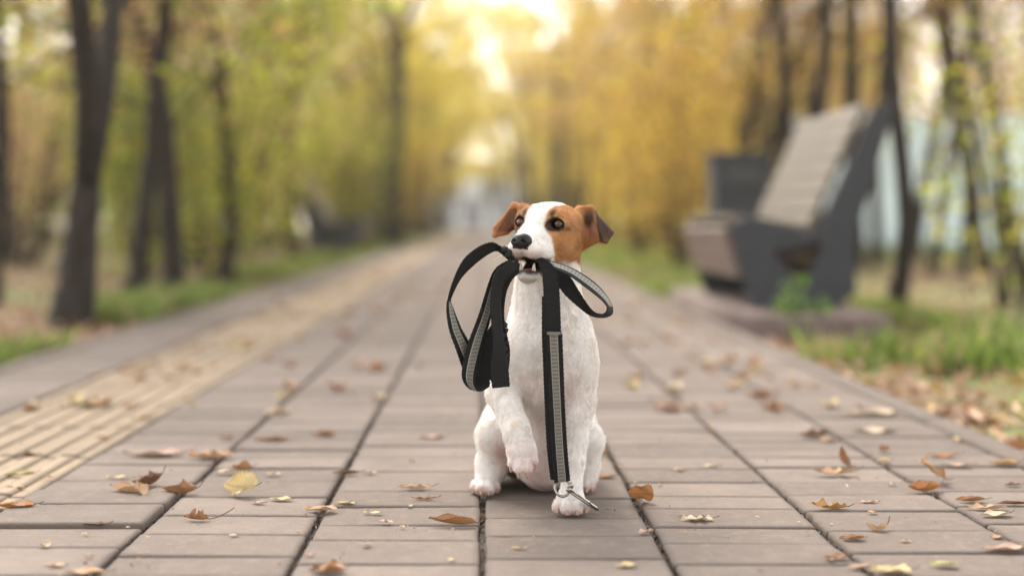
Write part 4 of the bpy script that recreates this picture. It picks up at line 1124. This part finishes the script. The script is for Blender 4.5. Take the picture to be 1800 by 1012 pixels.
# ------------------------------------------------------------------ bench
M_PANEL = simple('dark_grey_concrete', (0.028, 0.029, 0.034), 0.75, 0, 14, 0.2, 0.3)
M_SLAT = simple('weathered_wood', (0.115, 0.090, 0.064), 0.65, 0, 9, 0.3, 0.3)
M_FRONT = simple('brown_boards', (0.21, 0.15, 0.125), 0.7, 0, 9, 0.3, 0.3)
M_BASE = simple('stained_timber', (0.135, 0.095, 0.082), 0.85, 0, 12, 0.35, 0.4)
PROF = [(.874, .354), (.935, .385), (.994, .372), (1.150, .322), (1.180, .330), (1.376, .768), (1.448, .790), (1.432, .722), (1.300, .290), (1.310, .120), (1.240, 0.063), (.954, 0.063), (.914, .17)]
HOLE = [(1.010, .262), (1.188, .296), (1.180, .235), (1.112, .150)]
def side_panel(th):
    bm = bmesh.new()
    # outline with a hole: bridge by triangulating the two loops
    def loop(pts): return [bm.verts.new((x - 1.1, 0, z)) for x, z in pts]
    a = loop(PROF); b = loop(HOLE); es = []
    for L_ in (a, b):
        for i in range(len(L_)): es.append(bm.edges.new((L_[i], L_[(i + 1) % len(L_)])))
    bmesh.ops.triangle_fill(bm, use_beauty=True, edges=es)
    g = bmesh.ops.extrude_face_region(bm, geom=bm.faces[:])
    bmesh.ops.translate(bm, vec=(0, th, 0), verts=[e for e in g['geom'] if isinstance(e, bmesh.types.BMVert)])
    bmesh.ops.recalc_face_normals(bm, faces=bm.faces)
    me = bpy.data.meshes.new('side_panel'); bm.to_mesh(me); bm.free(); return me
def slab_mesh(name, path, width_dir, thick, LEN, y0):
    """boards along y: path = list of (x, z, nx, nz, w) """
    V, F = [], []
    for (x, z, ax, az, w_) in path:
        nx, nz = -az, ax
        c = [(x - ax * w_ / 2, z - az * w_ / 2), (x + ax * w_ / 2, z + az * w_ / 2)]
        pts = [c[0], c[1], (c[1][0] + nx * thick, c[1][1] + nz * thick), (c[0][0] + nx * thick, c[0][1] + nz * thick)]
        o = len(V)
        for yy in (y0, y0 + LEN):
            V += [(px_, yy, pz_) for px_, pz_ in pts]
        F += [(o, o + 3, o + 2, o + 1), (o + 4, o + 5, o + 6, o + 7)] + [(o + k, o + (k + 1) % 4, o + 4 + (k + 1) % 4, o + 4 + k) for k in range(4)]
    m = mesh_from(name, V, F, False); bm = bmesh.new(); bm.from_mesh(m); bmesh.ops.recalc_face_normals(bm, faces=bm.faces); bm.to_mesh(m); bm.free(); return m
BL = 1.08
def run(a, b, n, gap=0.008):
    a, b = np.array(a), np.array(b); d = b - a; L = np.linalg.norm(d); d /= L; w_ = L / n - gap
    return [(*(a + d * (L * (i + .5) / n)), d[0], d[1], w_) for i in range(n)]
def make_bench():
    rt = empty('park_bench', (0, 0, 0))
    pm = side_panel(0.05); link('side_panel', pm, M_PANEL, rt); o = link('side_panel', pm, None, rt); o.location = (0, BL - 0.05, 0)
    seat = [(x, z, ax, az, w_) for x, z, ax, az, w_ in run((.880 - 1.1, .372), (1.165 - 1.1, .330), 5)]
    link('seat', slab_mesh('seat', seat, 0, 0.022, BL - 0.104, 0.052), M_SLAT, rt)
    back = run((1.168 - 1.1, .335), (1.368 - 1.1, .778), 7, 0.010)
    link('backrest', slab_mesh('backrest', back, 0, 0.024, BL - 0.104, 0.052), M_SLAT, rt)
    ub = run((1.225 - 1.1, .075), (1.232 - 1.1, .310), 3)
    link('lower_boards', slab_mesh('lower_boards', ub, 0, 0.022, BL - 0.104, 0.052), M_BASE, rt)
    fr = run((.925 - 1.1, .170), (.868 - 1.1, .350), 4)
    link('front_boards', slab_mesh('front_boards', fr, 0, 0.022, BL - 0.104, 0.052), M_FRONT, rt)
    return rt
SLAB_Z = 0.062
bench = make_bench(); bench.location = (1.1, 4.78, 0.0)
tag(bench, 'big slatted wood lounge bench with dark grey side panels beside the path on the right', 'bench', 'lounge benches beside the path')
b2 = bench.copy(); COL.objects.link(b2)
for c in [c for c in bench.children]:
    d = c.copy(); COL.objects.link(d); d.parent = b2
b2.scale = (1.5, 1.25, 1.3); b2.location = (-1.78, 17.6 , -0.08); b2.rotation_euler = (0, 0, math.pi)
b2['label'] = 'distant grey panelled bench far off beside the path on the left'
v, f = [], []
ac = Acc()
for i in range(3):
    x0 = 0.865 + i * 0.155
    block(ac, x0 + .003, x0 + .152, 4.42, 6.3, SLAB_Z, False, 0.5, bev=0.006, bottom=-0.03)
tag(ac.obj('bench_platform', M_BASE), 'low dark timber platform under the big bench on the right', 'platform')
# litter bin behind the bench
bin_ = empty('litter_bin', (1.377, 7.35, 0)); tag(bin_, 'dark grey box litter bin standing just beyond the big bench', 'litter bin')
def rbox(name, x0, x1, y0, y1, z0, z1, mat, par, tw=0.0, bev=0.012):
    bm = bmesh.new(); q = [(x0 + tw, y0 + tw, z0), (x1 - tw, y0 + tw, z0), (x1 - tw, y1 - tw, z0), (x0 + tw, y1 - tw, z0), (x0, y0, z1), (x1, y0, z1), (x1, y1, z1), (x0, y1, z1)]
    vs = [bm.verts.new(p) for p in q]
    for fc in ((3, 2, 1, 0), (4, 5, 6, 7), (0, 1, 5, 4), (1, 2, 6, 5), (2, 3, 7, 6), (3, 0, 4, 7)): bm.faces.new([vs[i] for i in fc])
    bmesh.ops.bevel(bm, geom=bm.edges[:], offset=bev, segments=2, affect='EDGES', profile=0.6)
    me = bpy.data.meshes.new(name); bm.to_mesh(me); bm.free(); return link(name, me, mat, par)
rbox('body', -.15, .15, -.13, .13, -0.03, .70, M_PANEL, bin_, 0.012)
rbox('lid', -.16, .16, -.14, .14, .70, .735, M_PANEL, bin_, 0, 0.008)
rbox('liner', -.09, .09, -.141, -.10, .56, .66, simple('bin_liner', (0.03, 0.03, 0.032), 0.5), bin_, 0, 0.004)

# ------------------------------------------------------------------ trees, shrubs
def mat_bark():
    t = NT('bark'); c = t.coord(); mp = t.node('ShaderNodeMapping'); mp.inputs['Scale'].default_value = (22, 22, 4); t.link(c, mp.inputs['Vector'])
    n = t.noise(1.5, 6, 0.7, mp.outputs[0])
    t.set(Base_Color=t.ramp(n, [(0.3, (0.010, 0.006, 0.005)), (0.55, (0.024, 0.016, 0.012)), (0.75, (0.06, 0.043, 0.035))]), Roughness=0.95)
    t.bump(n, 0.9, 0.02); return t.m
M_BARK = mat_bark()
PALS = {
 'green': ([(0.36, 0.43, 0.05), (0.24, 0.32, 0.045), (0.52, 0.54, 0.06), (0.52, 0.42, 0.09), (0.36, 0.44, 0.20), (0.34, 0.22, 0.13)], [4, 3, 3.5, 2, 2, 2]),
 'lime': ([(0.44, 0.52, 0.06), (0.30, 0.37, 0.05), (0.72, 0.66, 0.07), (0.56, 0.40, 0.11), (0.36, 0.24, 0.14)], [4, 3, 4, 2, 2]),
 'yellow': ([(0.90, 0.66, 0.045), (0.90, 0.74, 0.09), (0.76, 0.54, 0.06), (0.60, 0.52, 0.08), (0.66, 0.38, 0.08)], [5, 4, 3, 2, 2]),
 'gold': ([(0.82, 0.52, 0.055), (0.86, 0.64, 0.06), (0.62, 0.34, 0.07), (0.56, 0.44, 0.07), (0.46, 0.25, 0.11), (0.34, 0.20, 0.12)], [4, 4, 3, 2, 2.5, 2]),
 'brown': ([(0.58, 0.36, 0.21), (0.42, 0.24, 0.13), (0.68, 0.48, 0.28), (0.60, 0.50, 0.12)], [4, 3, 3, 2]),
}
def grow(seed, height, r0, fork=0.45, lean=0.05, limbs=9, first=0.18, spread=0.9):
    """trunk and limbs: returns tube parts and twig points"""
    r = np.random.RandomState(seed); parts, tips = [], []
    def limb(p, d, L, ra, rb, n=8, wig=0.10):
        path = [p]; dd = np.array(d, float); dd /= np.linalg.norm(dd)
        for i in range(n):
            dd = dd + r.randn(3) * wig * np.array((1, 1, 0.5)); dd /= np.linalg.norm(dd); path.append(path[-1] + dd * L / n)
        rad = np.linspace(ra, rb, n + 1); parts.append(tube(path, rad, 9 if ra > 0.02 else 5)); return np.array(path), dd
    base = np.array((0, 0, -0.05)); stems = []
    d0 = np.array((lean * r.randn(), lean * r.randn(), 1.0)); fl = height * fork
    tr, d = limb(base, d0, fl, r0 * 1.12, r0 * 0.82, 10, 0.05)
    parts.append(tube([base + np.array((0, 0, z)) for z in (0, .06, .12, .2)], [r0 * 1.55, r0 * 1.3, r0 * 1.15, r0 * 0.98], 9))
    k = r.choice([1, 2, 2]) if fork < 0.9 else 1
    ang = r.rand() * 6.28
    for q in range(k):
        a = ang + q * math.pi; s = 0.32 if k == 2 else 0.08
        st, _ = limb(tr[-1], d + np.array((math.cos(a) * s, math.sin(a) * s, 0)), height - fl, r0 * 0.72, r0 * 0.10, 12, 0.09); stems.append(st)
    allp = np.concatenate([tr[3:]] + [s_[1:] for s_ in stems])
    for i in range(limbs):
        z = first + (1 - first) * (i + r.rand() * .6) / limbs; z *= height * 0.93
        j = np.argmin(np.abs(allp[:, 2] - z) + r.rand(len(allp)) * 0.15); a = i * 2.4 + r.rand()
        Ll = height * spread * 0.34 * (1.15 - 0.75 * z / height) * (0.7 + 0.6 * r.rand())
        lp, dl = limb(allp[j], (math.cos(a), math.sin(a), 0.35 + 0.5 * r.rand()), Ll, r0 * 0.26 * (1.15 - z / height), 0.004, 7, 0.16)
        for m_ in range(4):
            q = lp[2 + m_ + (m_ > 2)] if 2 + m_ < len(lp) else lp[-1]; b = a + r.randn() * 1.1
            tw, _ = limb(q, (math.cos(b), math.sin(b), 0.2 + 0.5 * r.rand()), Ll * 0.45, 0.006, 0.002, 4, 0.2); tips += [tw[-1], tw[2]]
        tips.append(lp[-1])
    for s_ in stems: tips += [s_[-1], s_[-3]]
    return parts, np.array(tips)
def crown_mesh(name, tips, n, pal_name, seed, leaf=0.026, sig=0.14):
    r = np.random.RandomState(seed + 5); k = r.randint(len(tips), size=n)
    c = tips[k] + r.randn(n, 3) * sig * np.array((1, 1, 0.75)); c[:, 2] = np.maximum(c[:, 2], 0.12)
    s = leaf * (0.6 + 0.9 * r.rand(n)); d1 = r.randn(n, 3); d1 /= np.linalg.norm(d1, axis=1)[:, None]
    d2 = r.randn(n, 3); d2 -= (d1 * d2).sum(1)[:, None] * d1; d2 /= np.linalg.norm(d2, axis=1)[:, None]; up = np.cross(d1, d2)
    V = np.stack([c - d1 * s[:, None], c + (d2 * 0.62 + up * 0.22) * s[:, None], c + d1 * s[:, None], c + (-d2 * 0.62 + up * 0.22) * s[:, None]], 1)
    m = mesh_from(name, V.reshape(-1, 3), np.arange(n * 4).reshape(-1, 4), False)
    tone = (0.55 + 0.75 * np.random.RandomState(seed).rand(len(tips)))[k][:, None]
    set_attr(m, 'leaf', np.repeat(np.clip(pal(r, n, *PALS[pal_name], 0.15) * tone, 0.003, 0.9), 4, 0)); m.materials.append(M_LEAF); return m
PROTO = {}
def tree_meshes(key, **kw):
    if key not in PROTO:
        pn, seed, height, r0, n = key; parts, tips = grow(seed, height, r0, **kw)
        v, f = merge(parts); tm = mesh_from('trunk', v, f); tm.materials.append(M_BARK)
        PROTO[key] = (tm, crown_mesh('crown', tips, n, pn, seed))
    return PROTO[key]
def put_tree(key, x, y, rz, label, group=None, name='park_tree', sc=1.0, cat='tree', tilt=(0, 0), **kw):
    tm, cm = tree_meshes(key, **kw); o = empty(name, (x, y, -0.03), rz); o.scale = (sc, sc, sc)
    o.rotation_mode = 'ZYX'; o.rotation_euler = (math.radians(tilt[0]), math.radians(tilt[1]), rz)
    for nm, m in (('trunk', tm), ('crown', cm)):
        c = bpy.data.objects.new(nm, m); COL.objects.link(c); c.parent = o
    return tag(o, label, cat, group)
def at(px, py, z=-0.03): g = G(px, py, z); return g[0], g[1]
NL1 = 5200
TG = 'trees beside the path near the bench and dog'
x, y = at(128, 578); put_tree(('green', 3, 4.4, 0.070, 3600), x, y, 1.9, 'thick dark forked tree, nearest one on the left verge', TG, fork=0.13, lean=0.02, limbs=11, first=0.30)
x, y = at(236, 548); put_tree(('lime', 5, 3.8, 0.036, 3600), x, y, 0.4, 'slim dark tree leaning left, just behind the thick forked tree', TG, tilt=(0, -8), fork=0.5, lean=0.08)
x, y = at(305, 528); put_tree(('lime', 6, 4.2, 0.055, 3600), x, y, 2.2, 'second stout tree of the left row with yellow green leaves', TG, fork=0.4)
x, y = at(398, 500); put_tree(('green', 8, 4.4, 0.045, 3600), x, y, 4.0, 'third tree of the left row between stout tree and dark slim trunk', TG, fork=0.5)
x, y = at(518, 462); put_tree(('lime', 9, 5.0, 0.070, 3600), x, y, 0.2, 'straight very dark trunk before the distant grey bench on the left', TG, fork=0.55, lean=0.01, first=0.4)
x, y = at(-15, 540); put_tree(('brown', 10, 3.9, 0.038, 4200), x, y, 2.9, 'leaning dark tree at the far left edge', TG, tilt=(0, 9), fork=0.3, lean=0.10)
x, y = at(1575, 556); put_tree(('gold', 12, 4.4, 0.034, 4200), x, y, 1.0, 'dark slim tree standing right behind the big bench backrest', TG, fork=0.5, lean=0.03, first=0.45, limbs=8)
x, y = at(1385, 476); put_tree(('gold', 13, 5.4, 0.062, 3600), x, y, 3.3, 'tall dark trunk seen between the bin and the bench back', TG, fork=0.6, lean=0.01, first=0.25)
x, y = at(1502, 478); put_tree(('gold', 14, 5.0, 0.070, 3600), x, y, 5.1, 'dark trunk rising above the top of the bench back', TG, fork=0.5, lean=0.02, first=0.30)
x, y = at(1800, 512); put_tree(('brown', 15, 4.4, 0.036, 3000), x, y, 0.6, 'thin leaning tree at the far right edge with olive leaves', TG, tilt=(0, -9), fork=0.5, first=0.42)
x, y = at(1640, 486); put_tree(('brown', 16, 4.6, 0.040, 3400), x, y, 2.0, 'thin left one of two bare trunks before the blue wall', TG, fork=0.4, first=0.35)
x, y = at(1692, 484); put_tree(('brown', 17, 4.6, 0.040, 3400), x, y, 4.4, 'thin right one of two bare trunks before the blue wall', TG, tilt=(0, 7), fork=0.4, first=0.35)
x, y = at(1318, 470); put_tree(('gold', 18, 5.0, 0.055, 5200), x, y, 4.4, 'brown trunk directly above the litter bin', TG, fork=0.5)
x, y = at(690, 436); put_tree(('yellow', 19, 6.2, 0.15, 5200), x, y, 1.4, 'thick pale brown trunk right of the distant grey bench', TG, fork=0.5, lean=0.01, first=0.4)
x, y = at(980, 424); put_tree(('yellow', 20, 6.2, 0.13, 5200), x, y, 2.4, 'pale pinkish trunk right above the dog\'s head', TG, fork=0.5, lean=0.01, first=0.4)
# nearly bare slim trunks between the leafy ones
rb_ = random.Random(31)
KX = [('brown', 91, 5.2, 0.060, 900), ('brown', 92, 4.8, 0.050, 900), ('gold', 93, 5.4, 0.065, 1100)]
for (px, Y) in ((262, 10.5), (345, 13), (440, 15), (470, 19), (600, 27), (650, 24), (560, 25), (1290, 12.5), (1255, 15.5), (1345, 14), (1440, 11), (1215, 19), (1540, 12), (1730, 10.5), (1765, 13), (1600, 13.5)):
    put_tree(rb_.choice(KX), (px - VX) / F_PX * Y, Y, rb_.random() * 6.28, 'nearly bare slim dark trunk among the leafy trees on the %s' % ('left' if px < 848 else 'right'),
             'nearly bare trunks on the %s' % ('left' if px < 848 else 'right'), tilt=(0, rb_.uniform(-4, 4)), fork=0.5, lean=0.04, first=0.35)
# shrubs
def put_shrub(key, x, y, rz, label, group=None, sc=1.0):
    if key not in PROTO:
        pn, seed, height, r0, n = key; r = np.random.RandomState(seed); parts, tips = [], []
        for i in range(9):
            a = r.rand() * 6.28; p0 = np.array((0.05 * math.cos(a), 0.05 * math.sin(a), -0.03)); L = height * (0.6 + 0.45 * r.rand())
            e = np.array((math.cos(a) * 0.45 * height * r.rand(), math.sin(a) * 0.45 * height * r.rand(), L)); pts = [p0 + (e - p0) * t + np.array((0, 0, 0.1)) * math.sin(t * 3) for t in np.linspace(0, 1, 8)]
            parts.append(tube(pts, np.linspace(r0, 0.002, 8), 5)); tips += [pts[k] for k in (2, 3, 4, 5, 6, 7)]
        v, f = merge(parts); tm = mesh_from('stems', v, f); tm.materials.append(M_BARK)
        PROTO[key] = (tm, crown_mesh('foliage', np.array(tips), n, pn, seed, 0.022, 0.11 * height + 0.03))
    tm, cm = PROTO[key]; o = empty('shrub', (x, y, -0.03), rz); o.scale = (sc, sc, sc)
    for nm, m in (('stems', tm), ('foliage', cm)):
        c = bpy.data.objects.new(nm, m); COL.objects.link(c); c.parent = o
    return tag(o, label, 'shrub', group)
SG = 'shrubs under the trees'
for px, Y, key, rz, sc, lab in (
    (250, 8.0, ('green', 31, 1.5, 0.012, 3600), 0.3, 1.0, 'muted green bush behind the forked tree on the left'),
    (370, 9.0, ('lime', 32, 1.8, 0.012, 3600), 1.3, 1.0, 'yellow green bush right of the muted green bush on the left'),
    (400, 12.5, ('lime', 33, 2.0, 0.012, 3600), 2.3, 1.0, 'tall yellow green bush left of the straight dark trunk'),
    (1120, 14.0, ('gold', 34, 2.2, 0.014, 4200), 0.3, 1.0, 'golden bush just right of the dog\'s ear on the right verge'),
    (1200, 11.0, ('gold', 34, 2.2, 0.014, 4200), 2.3, 0.9, 'golden bush between the first golden bush and the bin'),
    (1170, 20.0, ('yellow', 36, 2.4, 0.014, 4200), 1.3, 1.15, 'bright yellow bush behind the golden bushes on the right'),
    (1780, 6.0, ('lime', 37, 1.3, 0.010, 900), 1.1, 0.9, 'thin olive bush at the right edge of the photo')):
    x = (px - VX) / F_PX * Y; put_shrub(key, x, Y, rz, lab, SG, sc)
# small weed in front of the bench
rw = np.random.RandomState(5); wparts, wt = [], []
wx, wy = 0.985, 4.22
for i in range(6):
    a = rw.rand() * 6.28; pts = [np.array((0.02 * math.cos(a) + 0.05 * t * math.cos(a), 0.05 * t * math.sin(a), 0.13 * t * (0.6 + 0.5 * (i % 3)))) for t in np.linspace(0, 1, 6)]
    wparts.append(tube(pts, np.linspace(0.003, 0.001, 6), 5)); wt += pts[2:]
we = empty('weed', (wx, wy, -0.03)); tag(we, 'small leafy green weed growing at the corner of the bench platform', 'weed')
v, f = merge(wparts); link('stems', mesh_from('stems', v, f), simple('green_stem', (0.12, 0.2, 0.04), 0.7), we)
cmw = crown_mesh('foliage', np.array(wt), 170, 'green', 55, 0.013, 0.016); c = bpy.data.objects.new('foliage', cmw); COL.objects.link(c); c.parent = we
cc = np.repeat(pal(rw, 170, [(0.15, 0.25, 0.04), (0.10, 0.19, 0.03)], [1, 1]), 4, 0); d_ = np.ones((len(cc), 4), np.float32); d_[:, :3] = cc; cmw.attributes['leaf'].data.foreach_set('color', d_.ravel())

# the avenue farther back and the wood on both sides
r = random.Random(9)
KL = [('green', 51, 4.8, 0.06, 4200), ('lime', 52, 5.2, 0.07, 4200), ('lime', 53, 5.6, 0.07, 4200)]
KY = [('yellow', 61, 6.0, 0.08, 4600), ('yellow', 62, 6.6, 0.09, 4600), ('yellow', 63, 5.6, 0.07, 4200)]
KG = [('gold', 71, 5.6, 0.07, 4600), ('gold', 72, 6.2, 0.08, 4600)]
KB = [('brown', 81, 5.0, 0.06, 3200), ('brown', 82, 5.8, 0.07, 3200)]
cnt = 0
def zone(x, y):
    px = VX + x / y * F_PX
    return px
def far_tree(x, y, keys, lab, grp, sc=1.0):
    px = zone(x, y)
    if 1470 < px < 1830 and 8 < y < 19: return
    put_tree(r.choice(keys), x, y, r.random() * 6.28, lab, grp, sc=sc * (0.85 + 0.35 * r.random()), fork=0.45, first=0.22)
y = 14.0
while y < 62:
    if not 13 < y < 19.5: far_tree(-1.75 - 0.012 * y + 0.2 * r.random(), y + r.random(), (KL + KY) if y < 24 else KY, 'avenue tree with yellow leaves in the blurred left row far behind the dog', 'left row of avenue trees far behind')
    far_tree(1.85 + 0.010 * y + 0.2 * r.random(), y + 0.8 + r.random(), KG + KG + KB[:1] if y < 30 else KY, 'avenue tree with golden leaves in the blurred right row far behind the dog', 'right row of avenue trees far behind')
    y += 2.6
for row, xx in enumerate((3.2, 5.0, 7.4, 10.5, 14.5)):
    y = 8.5 + row * 1.5
    while y < 58:
        if -xx / y * F_PX + VX > -350:
            far_tree(-xx + 0.7 * r.random(), y + r.random(), KL + KB + KB if y < 22 else KY + KB, 'thin woodland tree standing back from the path on the left', 'woodland trees on the left')
        if xx / y * F_PX + VX < 2150:
            far_tree(xx + 0.7 * r.random(), y + 1 + r.random(), KG + KB + KB if y < 26 else KY + KB, 'thin woodland tree standing back from the path on the right', 'woodland trees on the right')
        y += 3.0 + row * 0.9
for side in (-1, 1):
    for i in range(26):
        Y = 16 + 44 * r.random(); x = side * (2.0 + 5.0 * r.random()); px = zone(x, Y)
        if 1440 < px < 1850: continue
        put_shrub(r.choice([('yellow', 36, 2.4, 0.014, 4200), ('gold', 34, 2.2, 0.014, 4200)]) if (side > 0 or Y > 26) else ('lime', 33, 2.0, 0.012, 3600), x, Y, r.random() * 6.28,
                  'blurred yellow bush in the undergrowth far back on the %s' % ('right' if side > 0 else 'left'), 'undergrowth bushes far back on the %s' % ('right' if side > 0 else 'left'), 1.0 + 0.4 * r.random())
# the avenue closes overhead in the distance
KA = [('yellow', 65, 6.0, 0.06, 3600), ('yellow', 66, 6.4, 0.06, 3600)]
for i, (x, y, s_, tl) in enumerate(((-1.6, 33, 1.2, 7), (1.7, 36, 1.2, -7), (-1.6, 41, 1.3, 7), (1.65, 45, 1.3, -8), (-1.7, 50, 1.35, 7), (1.6, 54, 1.35, -7), (-1.6, 57, 1.4, 6), (1.5, 60, 1.4, -6), (-1.6, 63, 1.5, 8), (0.9, 64, 1.5, -6), (-0.9, 72, 1.7, 0), (0.9, 73, 1.7, 0),
                                   (-3.0, 68, 1.1, 0), (-1.6, 70, 1.0, 0), (-2.2, 75, 1.8, 0), (-0.1, 76, 1.9, 0), (2.0, 75, 1.8, 0), (-1.9, 30, 1.1, 5), (0.6, 69, 1.0, 0), (1.9, 67, 1.0, 0), (3.4, 70, 1.1, 0), (-4.6, 71, 1.1, 0), (5.0, 70, 1.1, 0))):
    put_tree(KA[i % 2], x, y, r.random() * 6.28, 'yellow leaved tree leaning over the far end of the avenue', 'trees closing the far end of the avenue', sc=s_, tilt=(0, tl), fork=0.45, first=0.22)
for i in range(44):
    side = -1 if i < 26 else 1
    if side < 0: Y = 11 + 26 * r.random(); px = -60 + 420 * r.random()
    else: Y = 19 + 22 * r.random(); px = 1380 + 480 * r.random()
    x = (px - VX) / F_PX * Y
    put_shrub(('brown', 38 + i % 2, 2.8, 0.014, 3000), x, Y, r.random() * 6.28, 'russet brown bush in the thicket far back on the %s' % ('left' if side < 0 else 'right'),
              'russet thicket far back on the %s' % ('left' if side < 0 else 'right'), (1.0 + 0.5 * r.random()) * (1 if side < 0 else 1.25))
# unseen avenue trees, added behind the viewer to darken the dog's eye reflections
for i in range(5):
    for sd_ in (-1, 1):
        put_tree(KG[i % 2] if sd_ > 0 else KL[i % 3], sd_ * (2.3 + 0.4 * r.random()), -6.2 - 2.8 * i, r.random() * 6.28, 'unseen avenue tree added on the %s behind the viewpoint' % ('right' if sd_ > 0 else 'left'), 'added avenue trees behind the viewpoint', fork=0.45, first=0.22)
for i, (x, y, s_) in enumerate(((-2.1, -1.6, 1.0), (2.1, -2.2, 1.0), (-2.0, -3.8, 1.1), (2.1, -4.6, 1.1), (0.4, -19, 1.4), (-1.2, -21, 1.4))):  # added crowns: the sky strip between them shapes the eye catchlight
    put_tree((KL + KG)[i % 5], x, y, r.random() * 6.28, 'unseen avenue tree added close behind the viewpoint', 'added avenue trees close behind the viewpoint', sc=s_, fork=0.45, first=0.22)
for i, (x, y, s_) in enumerate(((-1.45, 34.5, 1.15), (1.25, 37.5, 1.2), (-1.4, 47, 1.35), (1.3, 51, 1.35))):
    put_tree(KY[i % 3], x, y, r.random() * 6.28, 'full crowned yellow tree hanging over the far part of the path', 'full yellow crowns over the far path', sc=s_, fork=0.45, first=0.22)
# invented pale building, added to dim the bright sky gap where the path ends
bd = empty('building', (-0.6, 88, -0.03)); tag(bd, 'added pale grey building dimming the sky gap at the far end of the path', 'building')
M_PALE = simple('pale_render', (0.55, 0.56, 0.60), 0.9, 0, 1.0, 0.1)
rbox('wall', -6, 6, 0, 5, 0, 4.2, M_PALE, bd, 0, 0.03)
rbox('roof', -6.4, 6.4, -0.4, 5.4, 4.203, 4.6, simple('grey_roof', (0.22, 0.22, 0.24), 0.8), bd, 0, 0.03)
for i in range(4): rbox('window', -4.6 + i * 2.6, -3.4 + i * 2.6, -0.03, 0.0, 1.9, 3.3, simple('dark_glass_%d' % i, (0.06, 0.07, 0.08), 0.15), bd, 0, 0.01)
rbox('door', -0.55, 0.55, -0.04, 0.0, 0, 2.1, simple('grey_door', (0.2, 0.2, 0.22), 0.6), bd, 0, 0.01)
# pale blue wall on the right
wl_ = empty('garden_wall', (7.5, 16.5, -0.03)); tag(wl_, 'long pale blue wall beyond the lawn behind the bench on the right', 'wall')
M_BLUE = simple('pale_blue_paint', (0.76, 0.89, 0.95), 0.8, 0, 2.0, 0.12)
rbox('wall', -3.9, 7.5, -.08, .08, 0, 1.62, M_BLUE, wl_, 0, 0.01)
rbox('coping', -3.95, 7.55, -.12, .12, 1.622, 1.70, simple('white_coping', (0.75, 0.76, 0.76), 0.8, 0, 6, 0.08), wl_, 0, 0.01)
for i in range(8): rbox('pier', -3.9 + i * 1.55, -3.7 + i * 1.55, -.115, -.083, 0, 1.45, M_BLUE, wl_, 0, 0.008)
#@@ENVEND
# air
v, f = [], []
X0, X1, Y0, Y1, Z0, Z1 = -60, 60, -45, 110, -1.0, 14.0
v = [(x, y, z) for z in (Z0, Z1) for x, y in ((X0, Y0), (X1, Y0), (X1, Y1), (X0, Y1))]
f = [(3, 2, 1, 0), (4, 5, 6, 7), (0, 1, 5, 4), (1, 2, 6, 5), (2, 3, 7, 6), (3, 0, 4, 7)]
t = NT('haze_air'); t.n.remove(t.b); pvn = t.node('ShaderNodeVolumePrincipled')
pvn.inputs['Color'].default_value = (1.0, 0.93, 0.80, 1); pvn.inputs['Density'].default_value = 0.0016; pvn.inputs['Anisotropy'].default_value = 0.55
t.link(pvn.outputs[0], t.out.inputs['Volume'])
tag(link('haze', mesh_from('haze', v, f, False), t.m), kind='stuff')
#@@END
